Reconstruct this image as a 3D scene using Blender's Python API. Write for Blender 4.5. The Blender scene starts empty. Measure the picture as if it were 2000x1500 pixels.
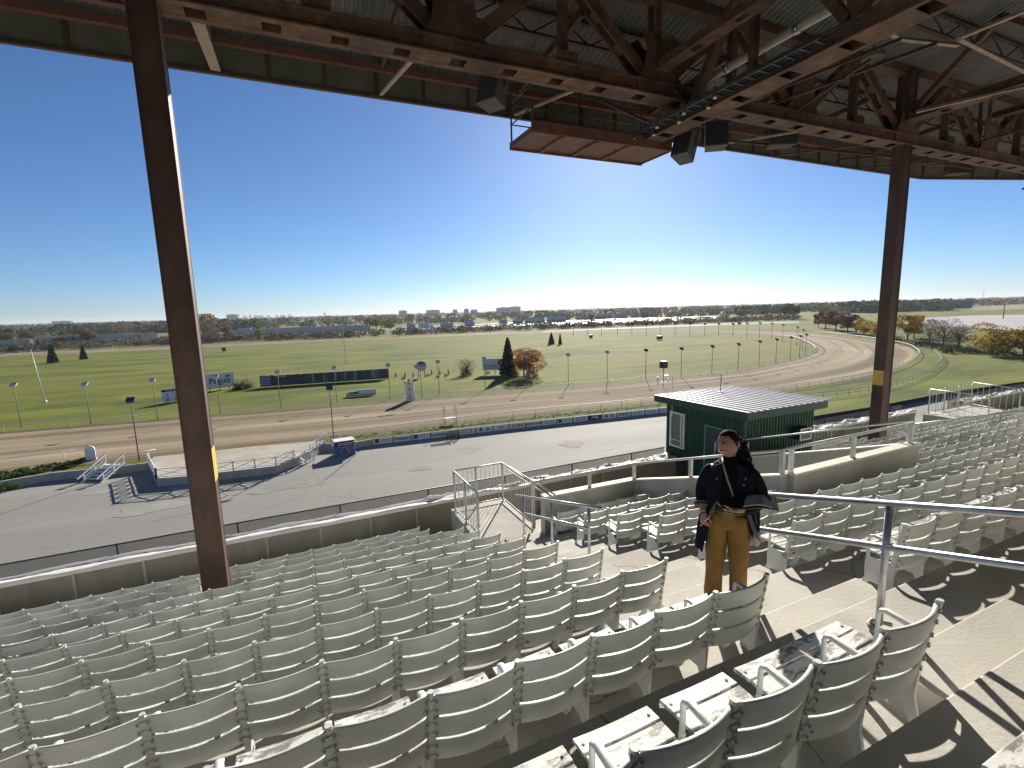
import bpy, math, random
import numpy as np
from mathutils import Vector, Matrix
rad = math.radians
random.seed(7)
rng = np.random.default_rng(11)
S = bpy.context.scene
COL = S.collection
# ------------------------------------------------------------------ camera
F0, PIT, ROLL, YAW = 950.0, rad(8.588), rad(-1.568), rad(24.193)
_cy, _sy = math.cos(YAW), math.sin(YAW)
FW = Vector((_sy*math.cos(PIT), _cy*math.cos(PIT), -math.sin(PIT)))
R0 = Vector((_cy, -_sy, 0.0)); U0 = R0.cross(FW)
RT = R0*math.cos(ROLL) + U0*math.sin(ROLL)
UP = U0*math.cos(ROLL) - R0*math.sin(ROLL)
cam_d = bpy.data.cameras.new('camera'); cam = bpy.data.objects.new('camera', cam_d); COL.objects.link(cam)
cam_d.sensor_width = 36.0; cam_d.lens = F0/2000*36.0; cam_d.clip_start = 0.05; cam_d.clip_end = 30000
cam.matrix_world = Matrix(((RT.x, UP.x, -FW.x, 0), (RT.y, UP.y, -FW.y, 0), (RT.z, UP.z, -FW.z, 0), (0, 0, 0, 1)))
S.camera = cam
# ------------------------------------------------------------------ sky, sun, exposure
SUN_AZ, SUN_EL = rad(36.0), rad(22.5)
W = bpy.data.worlds.new('World'); S.world = W; W.use_nodes = True
nt = W.node_tree; bg = nt.nodes['Background']
sky = nt.nodes.new('ShaderNodeTexSky'); sky.sky_type = 'NISHITA'; sky.sun_disc = False
sky.sun_elevation = SUN_EL; sky.sun_rotation = SUN_AZ
sky.altitude = 2500; sky.air_density = 1.05; sky.dust_density = 1.7; sky.ozone_density = 7.0
nt.links.new(sky.outputs[0], bg.inputs[0]); bg.inputs[1].default_value = 0.057
sd = bpy.data.lights.new('sun', 'SUN'); sd.energy = 5.0; sd.angle = rad(0.55); sd.color = (1.0, 0.92, 0.80)
sun = bpy.data.objects.new('sun', sd); COL.objects.link(sun)
sdir = Vector((math.sin(SUN_AZ)*math.cos(SUN_EL), math.cos(SUN_AZ)*math.cos(SUN_EL), math.sin(SUN_EL)))
sun.rotation_euler = sdir.to_track_quat('Z', 'Y').to_euler(); sun.location = sdir*60
S.view_settings.view_transform = 'Standard'; S.view_settings.look = 'None'
S.view_settings.exposure = 0.86; S.view_settings.gamma = 1.0
S.cycles.max_bounces = 6; S.cycles.diffuse_bounces = 4; S.cycles.glossy_bounces = 3; S.cycles.transparent_max_bounces = 8
S.cycles.use_denoising = True

def ray(px, py):
    return FW + RT*((px-1000)/F0) - UP*((py-750)/F0)
def G(px, py, z=-17.0):
    d = ray(px, py); t = z/d.z
    return (d.x*t, d.y*t)
def atY(px, py, y):
    d = ray(px, py); return d*(y/d.y)
def depth_of(x, y, z):
    return Vector((x, y, z)).dot(FW)
def proj(x, y, z):
    p = Vector((x, y, z)); d = p.dot(FW)
    return 1000+F0*p.dot(RT)/d, 750-F0*p.dot(UP)/d, d

# ------------------------------------------------------------------ helpers
def tag(o, label=None, cat=None, group=None, kind=None):
    if label: o['label'] = label
    if cat: o['category'] = cat
    if group: o['group'] = group
    if kind: o['kind'] = kind
    return o
def thing(name, label, cat, loc=(0, 0, 0), rz=0.0, group=None):
    o = bpy.data.objects.new(name, None); COL.objects.link(o); o.empty_display_size = .1
    o.location = loc; o.rotation_euler = (0, 0, rz)
    return tag(o, label, cat, group)
class MB:
    def __init__(s): s.v = []; s.f = []; s.m = []; s.sm = []
    def add(s, vs, fs, mi=0, smooth=False):
        b = len(s.v); s.v.extend([tuple(p) for p in vs])
        for f in fs: s.f.append(tuple(b+i for i in f)); s.m.append(mi); s.sm.append(smooth)
        return s
    def box(s, x0, x1, y0, y1, z0, z1, mi=0):
        return s.add([(x0,y0,z0),(x1,y0,z0),(x1,y1,z0),(x0,y1,z0),(x0,y0,z1),(x1,y0,z1),(x1,y1,z1),(x0,y1,z1)],
                     [(0,3,2,1),(4,5,6,7),(0,1,5,4),(1,2,6,5),(2,3,7,6),(3,0,4,7)], mi)
    def beam(s, p, q, w, h, mi=0, up=(0,0,1)):
        p, q = Vector(p), Vector(q); d = (q-p).normalized(); u = Vector(up)
        if abs(d.dot(u)) > .98: u = Vector((0,1,0))
        r = d.cross(u).normalized(); u = r.cross(d).normalized()
        vs = []
        for c in (p, q):
            for a, b in ((-1,-1),(1,-1),(1,1),(-1,1)): vs.append(c+r*(a*w/2)+u*(b*h/2))
        return s.add(vs, [(0,1,2,3),(7,6,5,4),(0,4,5,1),(1,5,6,2),(2,6,7,3),(3,7,4,0)], mi)
    def tube(s, pts, r, seg=8, mi=0, caps=True, closed=False):
        pts = [Vector(p) for p in pts]; n = len(pts); rs = r if isinstance(r, (list, tuple)) else [r]*n
        vs = []; prev = None
        for i, p in enumerate(pts):
            if closed: d = pts[(i+1) % n]-pts[i-1]
            else: d = pts[min(i+1, n-1)]-pts[max(i-1, 0)]
            d.normalize()
            if prev is None:
                a = Vector((0,0,1)) if abs(d.z) < .9 else Vector((1,0,0)); u = d.cross(a).normalized()
            else: u = (prev-d*prev.dot(d)).normalized()
            prev = u; w = d.cross(u)
            for k in range(seg):
                t = 2*math.pi*k/seg; vs.append(p+u*(rs[i]*math.cos(t))+w*(rs[i]*math.sin(t)))
        fs = []
        for i in range(n if closed else n-1):
            j = (i+1) % n
            for k in range(seg):
                l = (k+1) % seg; fs.append((i*seg+k, j*seg+k, j*seg+l, i*seg+l))
        s.add(vs, fs, mi, True)
        if caps and not closed:
            b = len(s.v)-len(vs)
            s.f.append(tuple(b+k for k in range(seg))); s.m.append(mi); s.sm.append(False)
            s.f.append(tuple(b+(n-1)*seg+k for k in reversed(range(seg)))); s.m.append(mi); s.sm.append(False)
        return s
    def prism(s, poly, vec, mi=0):
        vec = Vector(vec); n = len(poly); a = [Vector(p) for p in poly]
        vs = a+[p+vec for p in a]
        fs = [tuple(reversed(range(n))), tuple(range(n, 2*n))]+[(i, (i+1) % n, n+(i+1) % n, n+i) for i in range(n)]
        return s.add(vs, fs, mi)
    def loft(s, rings, mi=0, smooth=True, caps=True, closed=True):
        n = len(rings[0]); vs = [p for r in rings for p in r]; fs = []
        for i in range(len(rings)-1):
            for k in range(n if closed else n-1):
                l = (k+1) % n; fs.append((i*n+k, i*n+l, (i+1)*n+l, (i+1)*n+k))
        s.add(vs, fs, mi, smooth)
        if caps and closed:
            b = len(s.v)-len(vs)
            s.f.append(tuple(b+k for k in reversed(range(n)))); s.m.append(mi); s.sm.append(False)
            s.f.append(tuple(b+(len(rings)-1)*n+k for k in range(n))); s.m.append(mi); s.sm.append(False)
        return s
    def disc(s, c, r, h, seg=12, mi=0, axis='z'):
        c = Vector(c); A = {'z': (Vector((1,0,0)), Vector((0,1,0)), Vector((0,0,1))), 'y': (Vector((1,0,0)), Vector((0,0,1)), Vector((0,-1,0))), 'x': (Vector((0,1,0)), Vector((0,0,1)), Vector((1,0,0)))}[axis]
        s.prism([c+A[0]*(r*math.cos(2*math.pi*k/seg))+A[1]*(r*math.sin(2*math.pi*k/seg)) for k in range(seg)], A[2]*h, mi); return s
    def mesh(s, name, mats):
        me = bpy.data.meshes.new(name); me.from_pydata([tuple(v) for v in s.v], [], s.f)
        for m in (mats if isinstance(mats, (list, tuple)) else [mats]): me.materials.append(m)
        me.polygons.foreach_set('material_index', s.m); me.polygons.foreach_set('use_smooth', s.sm); me.update()
        return me
    def build(s, name, mats, parent=None, bevel=0, loc=None, rz=0):
        o = bpy.data.objects.new(name, s.mesh(name, mats)); COL.objects.link(o)
        if parent: o.parent = parent
        if loc is not None: o.location = loc; o.rotation_euler = (0, 0, rz)
        if bevel:
            b = o.modifiers.new('bevel', 'BEVEL'); b.width = bevel; b.segments = 2; b.limit_method = 'ANGLE'
        return o
def copy_tree(o, parent=None):
    c = o.copy(); COL.objects.link(c)
    if parent: c.parent = parent
    for ch in list(o.children): copy_tree(ch, c)
    return c

# ------------------------------------------------------------------ materials
def mat(name, c1, c2=None, scale=4.0, rough=.7, metal=0.0, bump=0.0, bscale=None, c3=None, spots=None, stretch=(1,1,1),
        coord='Object', detail=6, contrast=(.35,.65), rvar=0.0, spec=.5, vary=0.0):
    m = bpy.data.materials.new(name); m.use_nodes = True; t = m.node_tree; N = t.nodes; L = t.links
    b = N['Principled BSDF']; b.inputs['Roughness'].default_value = rough; b.inputs['Metallic'].default_value = metal
    b.inputs['Specular IOR Level'].default_value = spec
    if c2 is None and not bump and not spots: b.inputs['Base Color'].default_value = (*c1, 1); return m
    tc = N.new('ShaderNodeTexCoord'); mp = N.new('ShaderNodeMapping'); mp.inputs['Scale'].default_value = stretch
    src = tc.outputs[coord]
    if vary:
        oi = N.new('ShaderNodeObjectInfo'); va = N.new('ShaderNodeVectorMath'); va.operation = 'ADD'
        vm = N.new('ShaderNodeVectorMath'); vm.operation = 'SCALE'; vm.inputs['Scale'].default_value = 37.0
        cb = N.new('ShaderNodeCombineXYZ')
        for i in range(3): L.new(oi.outputs['Random'], cb.inputs[i])
        L.new(cb.outputs[0], vm.inputs[0]); L.new(src, va.inputs[0]); L.new(vm.outputs[0], va.inputs[1]); src = va.outputs[0]
    L.new(src, mp.inputs[0])
    def noise(sc, d=detail, r=.6):
        n = N.new('ShaderNodeTexNoise'); n.inputs['Scale'].default_value = sc; n.inputs['Detail'].default_value = d
        n.inputs['Roughness'].default_value = r; L.new(mp.outputs[0], n.inputs['Vector']); return n
    def ramp(f, a, b_, ca, cb_):
        r = N.new('ShaderNodeValToRGB'); r.color_ramp.elements[0].position = a; r.color_ramp.elements[1].position = b_
        r.color_ramp.elements[0].color = (*ca, 1); r.color_ramp.elements[1].color = (*cb_, 1); L.new(f, r.inputs[0]); return r
    def mix(f, a, b_, mode='MIX'):
        x = N.new('ShaderNodeMix'); x.data_type = 'RGBA'; x.blend_type = mode
        if isinstance(f, float): x.inputs[0].default_value = f
        else: L.new(f, x.inputs[0])
        for s_, v in ((6, a), (7, b_)):
            if isinstance(v, tuple): x.inputs[s_].default_value = (*v, 1)
            else: L.new(v, x.inputs[s_])
        return x.outputs[2]
    col = None
    n1 = noise(scale)
    if c2 is not None: col = ramp(n1.outputs[0], *contrast, c1, c2).outputs[0]
    else: col = ramp(n1.outputs[0], 0, 1, c1, c1).outputs[0]
    if c3 is not None:
        n2 = noise(scale*.23, 3); col = mix(ramp(n2.outputs[0], .42, .62, (0,0,0), (1,1,1)).outputs[0], col, c3)
    if spots:  # (scale, threshold, colour)
        n3 = noise(spots[0], 8, .75); col = mix(ramp(n3.outputs[0], spots[1], spots[1]+.05, (0,0,0), (1,1,1)).outputs[0], col, spots[2])
    if vary:
        hs = N.new('ShaderNodeHueSaturation'); ma = N.new('ShaderNodeMath'); ma.operation = 'MULTIPLY_ADD'
        ma.inputs[1].default_value = vary; ma.inputs[2].default_value = 1-vary/2
        L.new(oi.outputs['Random'], ma.inputs[0]); L.new(ma.outputs[0], hs.inputs['Value']); L.new(col, hs.inputs['Color']); col = hs.outputs[0]
    L.new(col, b.inputs['Base Color'])
    if rvar:
        r = N.new('ShaderNodeMath'); r.operation = 'MULTIPLY_ADD'; r.inputs[1].default_value = rvar; r.inputs[2].default_value = rough-rvar/2
        L.new(n1.outputs[0], r.inputs[0]); L.new(r.outputs[0], b.inputs['Roughness'])
    if bump:
        nb = noise(bscale or scale*3, 8); bp = N.new('ShaderNodeBump'); bp.inputs['Strength'].default_value = min(1, bump); bp.inputs['Distance'].default_value = .01 if bump <= 1 else .01*bump
        L.new(nb.outputs[0], bp.inputs['Height']); L.new(bp.outputs[0], b.inputs['Normal'])
    m['mix'] = 1
    return m
M = {}
def cracks(m, scale, width, colour, mask=.55, mscale=.4):
    """thin irregular crack lines laid into a material's own colour"""
    t = m.node_tree; N = t.nodes; L = t.links; b = N['Principled BSDF']; old = b.inputs['Base Color'].links[0].from_socket
    tc = N.new('ShaderNodeTexCoord'); nz = N.new('ShaderNodeTexNoise'); nz.inputs['Scale'].default_value = scale*2.2; nz.inputs['Detail'].default_value = 6
    L.new(tc.outputs['Object'], nz.inputs['Vector'])
    mx = N.new('ShaderNodeMix'); mx.data_type = 'RGBA'; mx.inputs[0].default_value = .35/scale if scale > .5 else .5
    mx.inputs[0].default_value = .22
    L.new(tc.outputs['Object'], mx.inputs[6]); L.new(nz.outputs['Color'], mx.inputs[7])
    vo = N.new('ShaderNodeTexVoronoi'); vo.feature = 'DISTANCE_TO_EDGE'; vo.inputs['Scale'].default_value = scale; L.new(mx.outputs[2], vo.inputs['Vector'])
    lt = N.new('ShaderNodeMath'); lt.operation = 'LESS_THAN'; lt.inputs[1].default_value = width; L.new(vo.outputs['Distance'], lt.inputs[0])
    mk = N.new('ShaderNodeTexNoise'); mk.inputs['Scale'].default_value = mscale; L.new(tc.outputs['Object'], mk.inputs['Vector'])
    gt = N.new('ShaderNodeMath'); gt.operation = 'GREATER_THAN'; gt.inputs[1].default_value = mask; L.new(mk.outputs[0], gt.inputs[0])
    mu = N.new('ShaderNodeMath'); mu.operation = 'MULTIPLY'; L.new(lt.outputs[0], mu.inputs[0]); L.new(gt.outputs[0], mu.inputs[1])
    x = N.new('ShaderNodeMix'); x.data_type = 'RGBA'; L.new(mu.outputs[0], x.inputs[0]); L.new(old, x.inputs[6]); x.inputs[7].default_value = (*colour, 1)
    L.new(x.outputs[2], b.inputs['Base Color']); return m
M['chair'] = mat('weathered white paint', (.60,.635,.625), (.68,.71,.70), 6, .45, bump=.2, bscale=26, spots=(7,.66,(.40,.37,.31)), c3=(.54,.56,.54), vary=.14)
M['seat'] = mat('worn seat paint', (.60,.61,.58), (.70,.71,.69), 9, .5, bump=.2, bscale=60, spots=(15,.50,(.20,.195,.18)), stretch=(.35,1,1), vary=.14)
M['iron'] = mat('painted cast iron', (.60,.62,.60), (.68,.70,.68), 12, .45, bump=.1, bscale=45, spots=(22,.68,(.30,.26,.2)), vary=.08)
M['bolt'] = mat('dirty bolts', (.25,.24,.21), (.42,.41,.37), 30, .6)
M['conc'] = cracks(mat('terrace concrete', (.46,.447,.405), (.58,.565,.515), 1.7, .85, bump=.35, bscale=35, c3=(.39,.375,.33), spots=(5,.64,(.40,.37,.31))), 1.3, .006, (.2,.185,.15), .56, .8)
M['wall'] = mat('cast concrete wall', (.36,.345,.30), (.46,.44,.39), 1.1, .85, bump=.3, bscale=18, spots=(7,.70,(.24,.23,.2)), stretch=(1,1,.35))
M['wallbright'] = mat('white painted coping', (.62,.60,.53), (.72,.70,.63), 3, .7, bump=.3)
M['galv'] = mat('galvanised steel', (.42,.44,.47), (.58,.60,.63), 7, .38, .85, bump=.1, spots=(11,.68,(.33,.29,.22)))
M['grail'] = mat('grey painted rail', (.48,.49,.47), (.6,.61,.58), 9, .45, .2, bump=.15, spots=(18,.68,(.3,.24,.17)))
M['steel'] = mat('brown primed steel', (.05,.029,.021), (.12,.068,.046), 2.6, .62, .1, bump=.3, bscale=25, c3=(.08,.042,.032), spots=(9,.66,(.17,.11,.075)), stretch=(1,1,.5))
M['truss'] = mat('rusty truss steel', (.095,.050,.030), (.20,.11,.065), 3.5, .7, .1, bump=.4, bscale=30, c3=(.075,.042,.032), spots=(14,.62,(.26,.15,.085)))
M['redsteel'] = mat('red oxide steel', (.12,.052,.038), (.17,.078,.055), 4, .6, .05, bump=.2, spots=(12,.68,(.12,.06,.045)))
M['palesteel'] = mat('pale weathered brace', (.30,.22,.16), (.40,.31,.24), 6, .7, bump=.2)
M['dark'] = mat('dark metal', (.025,.025,.028), (.05,.05,.05), 6, .5)
M['black'] = mat('black paint', (.02,.02,.022), None, rough=.5)
M['deck'] = mat('corrugated roof sheet', (.115,.115,.11), (.165,.165,.155), 1.2, .55, .2, spots=(5,.66,(.2,.16,.12)))
M['fascia'] = mat('pale green fascia sheet', (.095,.10,.078), (.135,.14,.11), 1.5, .6, spots=(6,.7,(.25,.26,.2)))
M['green'] = mat('dark green cladding', (.008,.055,.033), (.012,.075,.045), 3, .5, .1, bump=.1)
M['greendoor'] = mat('dark green door', (.012,.06,.045), None, rough=.45)
M['roofm'] = mat('ribbed white roof sheet', (.80,.79,.78), (.86,.85,.84), 2.5, .35, .0, spec=.8)
M['white'] = mat('white paint', (.75,.75,.73), (.82,.82,.80), 5, .5)
M['glass'] = mat('window glass', (.12,.14,.14), None, rough=.06, spec=.9)
M['tarp'] = mat('crumpled white sheeting', (.66,.65,.62), (.80,.79,.76), 1.6, .6, bump=1, bscale=6, spots=(4,.67,(.42,.4,.36)))
M['tarpface'] = mat('brown stained sheeting', (.22,.20,.165), (.30,.275,.23), 2.0, .8, bump=.5, bscale=9, c3=(.25,.23,.19), stretch=(1,1,.3))
M['yellow'] = mat('yellow band', (.62,.36,.04), (.70,.45,.07), 5, .6)
M['pipe'] = mat('pale conduit', (.50,.50,.42), (.62,.62,.54), 6, .55, spots=(9,.68,(.32,.27,.2)))
M['spkgrey'] = mat('grey loudspeaker cabinet', (.07,.065,.055), (.10,.095,.08), 5, .6)
M['spkdark'] = mat('dark loudspeaker grille', (.03,.035,.045), (.045,.05,.06), 30, .7)
M['lens'] = mat('lamp lens', (.6,.58,.5), None, rough=.2)
def text_mesh(s, size, ext=.0, bold=0.0):
    cu = bpy.data.curves.new('txt', 'FONT'); cu.body = s; cu.size = size; cu.align_x = 'CENTER'; cu.align_y = 'CENTER'; cu.extrude = ext; cu.offset = bold
    o = bpy.data.objects.new('txt', cu); COL.objects.link(o); dg = bpy.context.evaluated_depsgraph_get(); dg.update()
    me = bpy.data.meshes.new_from_object(o.evaluated_get(dg)); bpy.data.objects.remove(o); bpy.data.curves.remove(cu); return me
def lettering(s, size, m, parent, loc, rz=0, sx=1.0, ext=.01, name='lettering', bold=0.0):
    """upright text facing local -Y"""
    me = text_mesh(s, size, ext, bold); me.materials.clear(); me.materials.append(m)
    o = bpy.data.objects.new(name, me); COL.objects.link(o); o.parent = parent; o.location = loc; o.rotation_euler = (rad(90), 0, rz); o.scale = (sx, 1, 1); return o
# ================================================================== grandstand terrace
Y0R, PR, ZT0, RR, CS = 1.216, 1.0226, -1.592, 0.370, 0.5
def Yk(k): return Y0R+PR*k
def Zf(k): return ZT0-.80-RR*k        # floor under row k
TY0, TY1 = -.085, .94                 # tread k spans Yk+TY0 .. Yk+TY1 (TY1 = TY0+PR approx)
TY1 = TY0+PR
b = MB()
def steps(x0, x1, ka, kb, yend=None):
    prof = [(Yk(ka)+TY0, -17.8)]
    for k in range(ka, kb+1):
        prof.append((Yk(k)+TY0, Zf(k))); prof.append(((Yk(k)+TY1) if (k < kb or yend is None) else yend, Zf(k)))
    prof.append((prof[-1][0], -17.8))
    b.prism([(x0, y, z) for y, z in prof], (x1-x0, 0, 0))
steps(-16, 7.45, -5, 10, 12.5)
steps(7.45, 11.25, -5, 3, 5.28)
steps(11.25, 52, -5, 10, 12.5)
b.box(7.45, 11.25, 5.4, 12.5, -17.8, -7.9)
terr = b.build('terrace_floor', M['conc'], bevel=.012); tag(terr, kind='structure')
b = MB()
for (x0, x1) in ((3.14, 4.66), (19.9, 21.4)):
    for k in range(-1, 8 if x0 < 5 else 10):
        ye = Yk(k)+TY1
        b.box(x0, x1, ye-.003, ye+.42, Zf(k+1)-.02, Zf(k+1)+RR/2)
st = b.build('aisle_steps', M['conc'], bevel=.012); tag(st, kind='structure')
# landing at the foot of the first aisle
b = MB(); b.box(3.42, 4.9, 9.30, 11.75, -6.3, -5.10); b.prism([(3.0, 9.4, -5.9), (3.42, 9.4, -5.9), (3.42, 9.4, -5.10)], (0, 1.6, 0))
ld = b.build('stair_landing', M['conc'], bevel=.01); tag(ld, kind='structure')
# ------------------------------------------------------------------ vomitory walls
def rail_run(name, label, P, Q, n, h, drop=None, mid=None, r=.024, m=None, ext=(0, 0), group=None, square=False):
    """posts standing from P to Q (on the wall or step top), a top rail and, optionally, a middle rail"""
    m = m or M['grail']; P, Q = Vector(P), Vector(Q); t = thing(name, label, 'handrail', P, 0, group)
    d = (Q-P)
    a = MB(); a.tube([Vector((0,0,h))-d.normalized()*ext[0], d+Vector((0,0,h))+d.normalized()*ext[1]], r, 10); a.build('top_rail', m, t)
    if mid:
        a = MB(); a.tube([Vector((0,0,mid))-d.normalized()*ext[0]*.2, d+Vector((0,0,mid))+d.normalized()*ext[1]], r*.92, 10); a.build('middle_rail', m, t)
    for i in range(n):
        u = i/(n-1) if n > 1 else 0; p = d*u; a = MB(); dz = drop[i] if drop else 0
        if square: a.box(p.x-.04, p.x+.04, p.y-.03, p.y+.03, p.z, p.z+h)
        else:
            a.tube([p-Vector((0,0,dz)), p+Vector((0,0,h))], r, 10); a.disc(p-Vector((0,0,dz)), r*2.4, .012)
        a.build('post', m, t)
    return t
def cap_wall(name, label, poly_top, zb, th, coping=.04):
    """wall along P..Q with sloping top and a pale coping"""
    t = thing(name, label, 'concrete wall', poly_top[0])
    P, Q = Vector(poly_top[0]), Vector(poly_top[1]); d = Q-P; dn = Vector((d.x, d.y, 0)).normalized(); r = Vector((dn.y, -dn.x, 0))
    a = MB(); a.prism([-r*th/2+Vector((0,0,-coping)), -r*th/2+d+Vector((0,0,-coping)), -r*th/2+Vector((d.x,d.y,zb-P.z)), -r*th/2+Vector((0,0,zb-P.z))], r*th); a.build('wall_face', M['wall'], t, bevel=.008)
    a = MB(); a.prism([-r*(th/2+.006)-Vector((0,0,coping))+Vector((0,0,.001)), -r*(th/2+.006)+d-Vector((0,0,coping-.001)), -r*(th/2+.006)+d, -r*(th/2+.006)], r*(th+.012)); a.build('coping', M['wallbright'], t, bevel=.01)
    return t
cap_wall('stairwell_wall', 'low grey concrete wall with pale top across the front of the small seat block beside the landing', [(4.80, 9.2, -4.10), (7.36, 9.2, -4.13)], -6.6, .2)
cap_wall('stairwell_wall', 'grey concrete wall stepping down beside the small seat block, its pale top sloping behind the woman', [(7.36, 5.30, -2.84), (7.36, 9.1, -4.115)], -8, .2)
cap_wall('stairwell_wall', 'long grey concrete wall with a sunlit top right of the woman, behind the seat rows', [(7.47, 5.30, -2.84), (11.14, 5.30, -2.82)], -8, .2)
cap_wall('stairwell_wall', 'dark sloping concrete wall on the far side of the stairwell, below the green booth', [(11.25, 5.32, -2.84), (11.25, 9.6, -4.30)], -8, .2)
rail_run('handrail', 'grey tube rail on three posts along the low wall beside the stair landing', (4.52, 9.2, -4.75), (7.33, 9.2, -4.12), 3, .36, ext=(0,0)) if False else None
t = thing('handrail', 'pale grey rail over the low wall in front of the small middle seat block', 'handrail', (4.55, 9.2, -4.12))
a = MB(); a.tube([(0,0,.36),(2.80,0,.36)], .026, 10); a.build('top_rail', M['grail'], t)
for x in (0.02, 1.5, 2.78):
    a = MB(); a.box(x-.035, x+.035, -.03, .03, 0 if x > .1 else -.7, .345); a.build('post', M['grail'], t)
t = thing('handrail', 'pale grey rail on square posts sloping along the stairwell wall behind the woman', 'handrail', (7.36, 5.30, -2.84))
a = MB(); a.tube([(0,.03,.40),(0,3.9,-.92)], .026, 10); a.build('top_rail', M['grail'], t)
for y in (.05, 2.1):
    a = MB(); zz = -.335*y; a.box(-.03, .03, y-.035, y+.035, zz, zz+.385); a.build('post', M['grail'], t)
t = thing('handrail', 'pale grey rail on square posts over the long stairwell wall right of the woman', 'handrail', (7.47, 5.30, -2.84))
a = MB(); a.tube([(-.1,0,.42),(3.6,0,.43)], .026, 10); a.build('top_rail', M['grail'], t)
for x in (.04, 1.72, 3.55):
    a = MB(); a.box(x-.035, x+.035, -.03, .03, 0, .41); a.build('post', M['grail'], t)
t = thing('handrail', 'thin grey rail sloping along the far side of the stairwell before the green booth', 'handrail', (11.25, 5.32, -2.84))
a = MB(); a.tube([(0,.05,.44),(0,4.2,-.95)], .022, 10); a.build('top_rail', M['grail'], t)
for y in (.15, 3.9):
    a = MB(); a.tube([(0,y,-.341*y),(0,y,-.341*y+.40)], .022, 8); a.build('post', M['grail'], t)
# ------------------------------------------------------------------ aisle handrails
t = thing('handrail', 'shiny two-bar steel handrail in the near aisle, right of the woman', 'handrail', (3.75, 0, 0))
sl = (-1.71+1.235)/(2.93-1.21)
def zr(y, z0=-1.235, y0=1.21): return z0+sl*(y-y0)
a = MB(); a.tube([(0,3.02,zr(3.02)),(0,-.9,zr(-.9))], .0245, 14); a.build('top_rail', M['galv'], t)
a = MB(); a.tube([(0,3.06,zr(3.06)-.335),(0,-.9,zr(-.9)-.30)], .0235, 14); a.build('middle_rail', M['galv'], t)
for y, zb, m in ((1.89, Zf(0), M['galv']), (3.06, Zf(1), M['yellow']), (-.3, Zf(-2)+.18, M['galv'])):
    a = MB(); a.tube([(0,y,zb),(0,y,zr(y)-.01)], .024, 12); a.disc((0,y,zb), .06, .012)
    p = a.build('post', M['galv'], t)
    if y < 2.5 and y > 1:
        c = MB(); c.tube([(-.09,y-.02,zb+.02),(-.04,y+.05,zb+.03),(.03,y+.06,zb+.03),(.085,y+.01,zb+.02),(.09,y-.04,zb+.03)], .016, 8); c.build('foot_clamp', M['bolt'], p)
t = thing('handrail', 'two-bar steel handrail further down the same aisle, leading to the landing', 'handrail', (3.75, 0, 0))
s2 = (-3.57+2.77)/(8.25-5.40)
a = MB(); a.tube([(0,5.36,-2.76),(0,8.30,-2.76+s2*2.94)], .024, 12); a.build('top_rail', M['galv'], t)
a = MB(); a.tube([(0,5.72,-3.20),(0,7.96,-3.20+s2*2.24)], .021, 12); a.build('middle_rail', M['galv'], t)
for y, zb in ((5.72, Zf(4)), (6.86, Zf(5)), (7.97, Zf(6))):
    a = MB(); a.tube([(0,y,zb),(0,y,-2.76+s2*(y-5.36)-.01)], .023, 10); a.disc((0,y,zb), .05, .012); a.build('post', M['galv'], t)
t = thing('handrail', 'far two-bar handrail in the right-hand aisle near the brown column', 'handrail', (20.6, 0, 0))
a = MB(); a.tube([(0,6.9,-3.50),(0,11.4,-5.08)], .028, 10); a.build('top_rail', M['grail'], t)
a = MB(); a.tube([(0,7.4,-4.22),(0,11.2,-5.55)], .024, 10); a.build('middle_rail', M['grail'], t)
for y in (7.5, 9.6, 11.2):
    a = MB(); zt = -3.50-.3511*(y-6.9); a.tube([(0,y,zt-1.25),(0,y,zt)], .026, 8); a.build('post', M['grail'], t)
# ------------------------------------------------------------------ landing guard rails (balusters)
def guard(t, P, Q, h, name='guard_panel', m=None, step=.115, zlow=.08):
    m = m or M['grail']; P, Q = Vector(P), Vector(Q); d = Q-P; n = max(2, int(Vector((d.x, d.y)).length/step))
    a = MB(); a.tube([P+Vector((0,0,h)), Q+Vector((0,0,h))], .023, 10); a.tube([P+Vector((0,0,zlow)), Q+Vector((0,0,zlow))], .016, 8)
    for i in range(1, n): a.tube([P+d*(i/n)+Vector((0,0,zlow)), P+d*(i/n)+Vector((0,0,h))], .0075, 5, caps=False)
    a.build(name, m, t)
def gposts(t, pts, h, m=None):
    for p in pts:
        a = MB(); p = Vector(p); a.tube([p, p+Vector((0,0,h))], .026, 10); a.disc(p, .055, .012); a.build('post', m or M['grail'], t)
t = thing('guard_rail', 'grey barred guard rail round three sides of the sunlit stair landing in the middle', 'guard rail', (0, 0, 0))
L1 = [(3.50, 9.85, -5.10), (3.50, 11.60, -5.10), (4.86, 11.62, -5.10), (4.86, 9.78, -5.10)]
guard(t, L1[0], L1[1], 1.07); guard(t, L1[1], L1[2], 1.07); guard(t, L1[2], L1[3], 1.07)
gposts(t, [L1[0], (3.5, 10.7, -5.1), L1[1], (4.1, 11.61, -5.1), L1[2], L1[3]], 1.07)
a = MB(); a.tube([(4.98, 11.5, -4.10), (5.02, 9.0, -4.06)], .02, 8); a.tube([(4.98, 11.5, -4.22), (5.02, 9.0, -4.18)], .016, 8); a.build('inner_handrail', M['grail'], t)
t = thing('guard_rail', 'pale barred guard rail round the far landing at the right edge, by the grass', 'guard rail', (0, 0, 0))
L2 = [(26.3, 10.2, -5.25), (27.0, 12.3, -5.25), (32.0, 12.3, -5.25), (27.4, 10.2, -5.25)]
guard(t, (26.6,12.2,-5.25), (30.3,12.2,-5.25), 1.15, step=.25); guard(t, (26.6,12.2,-5.25), (26.4,10.0,-5.25), 1.15, step=.25); guard(t, (30.3,12.2,-5.25),(29.6,10.2,-5.25), 1.15, step=.25)
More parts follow.
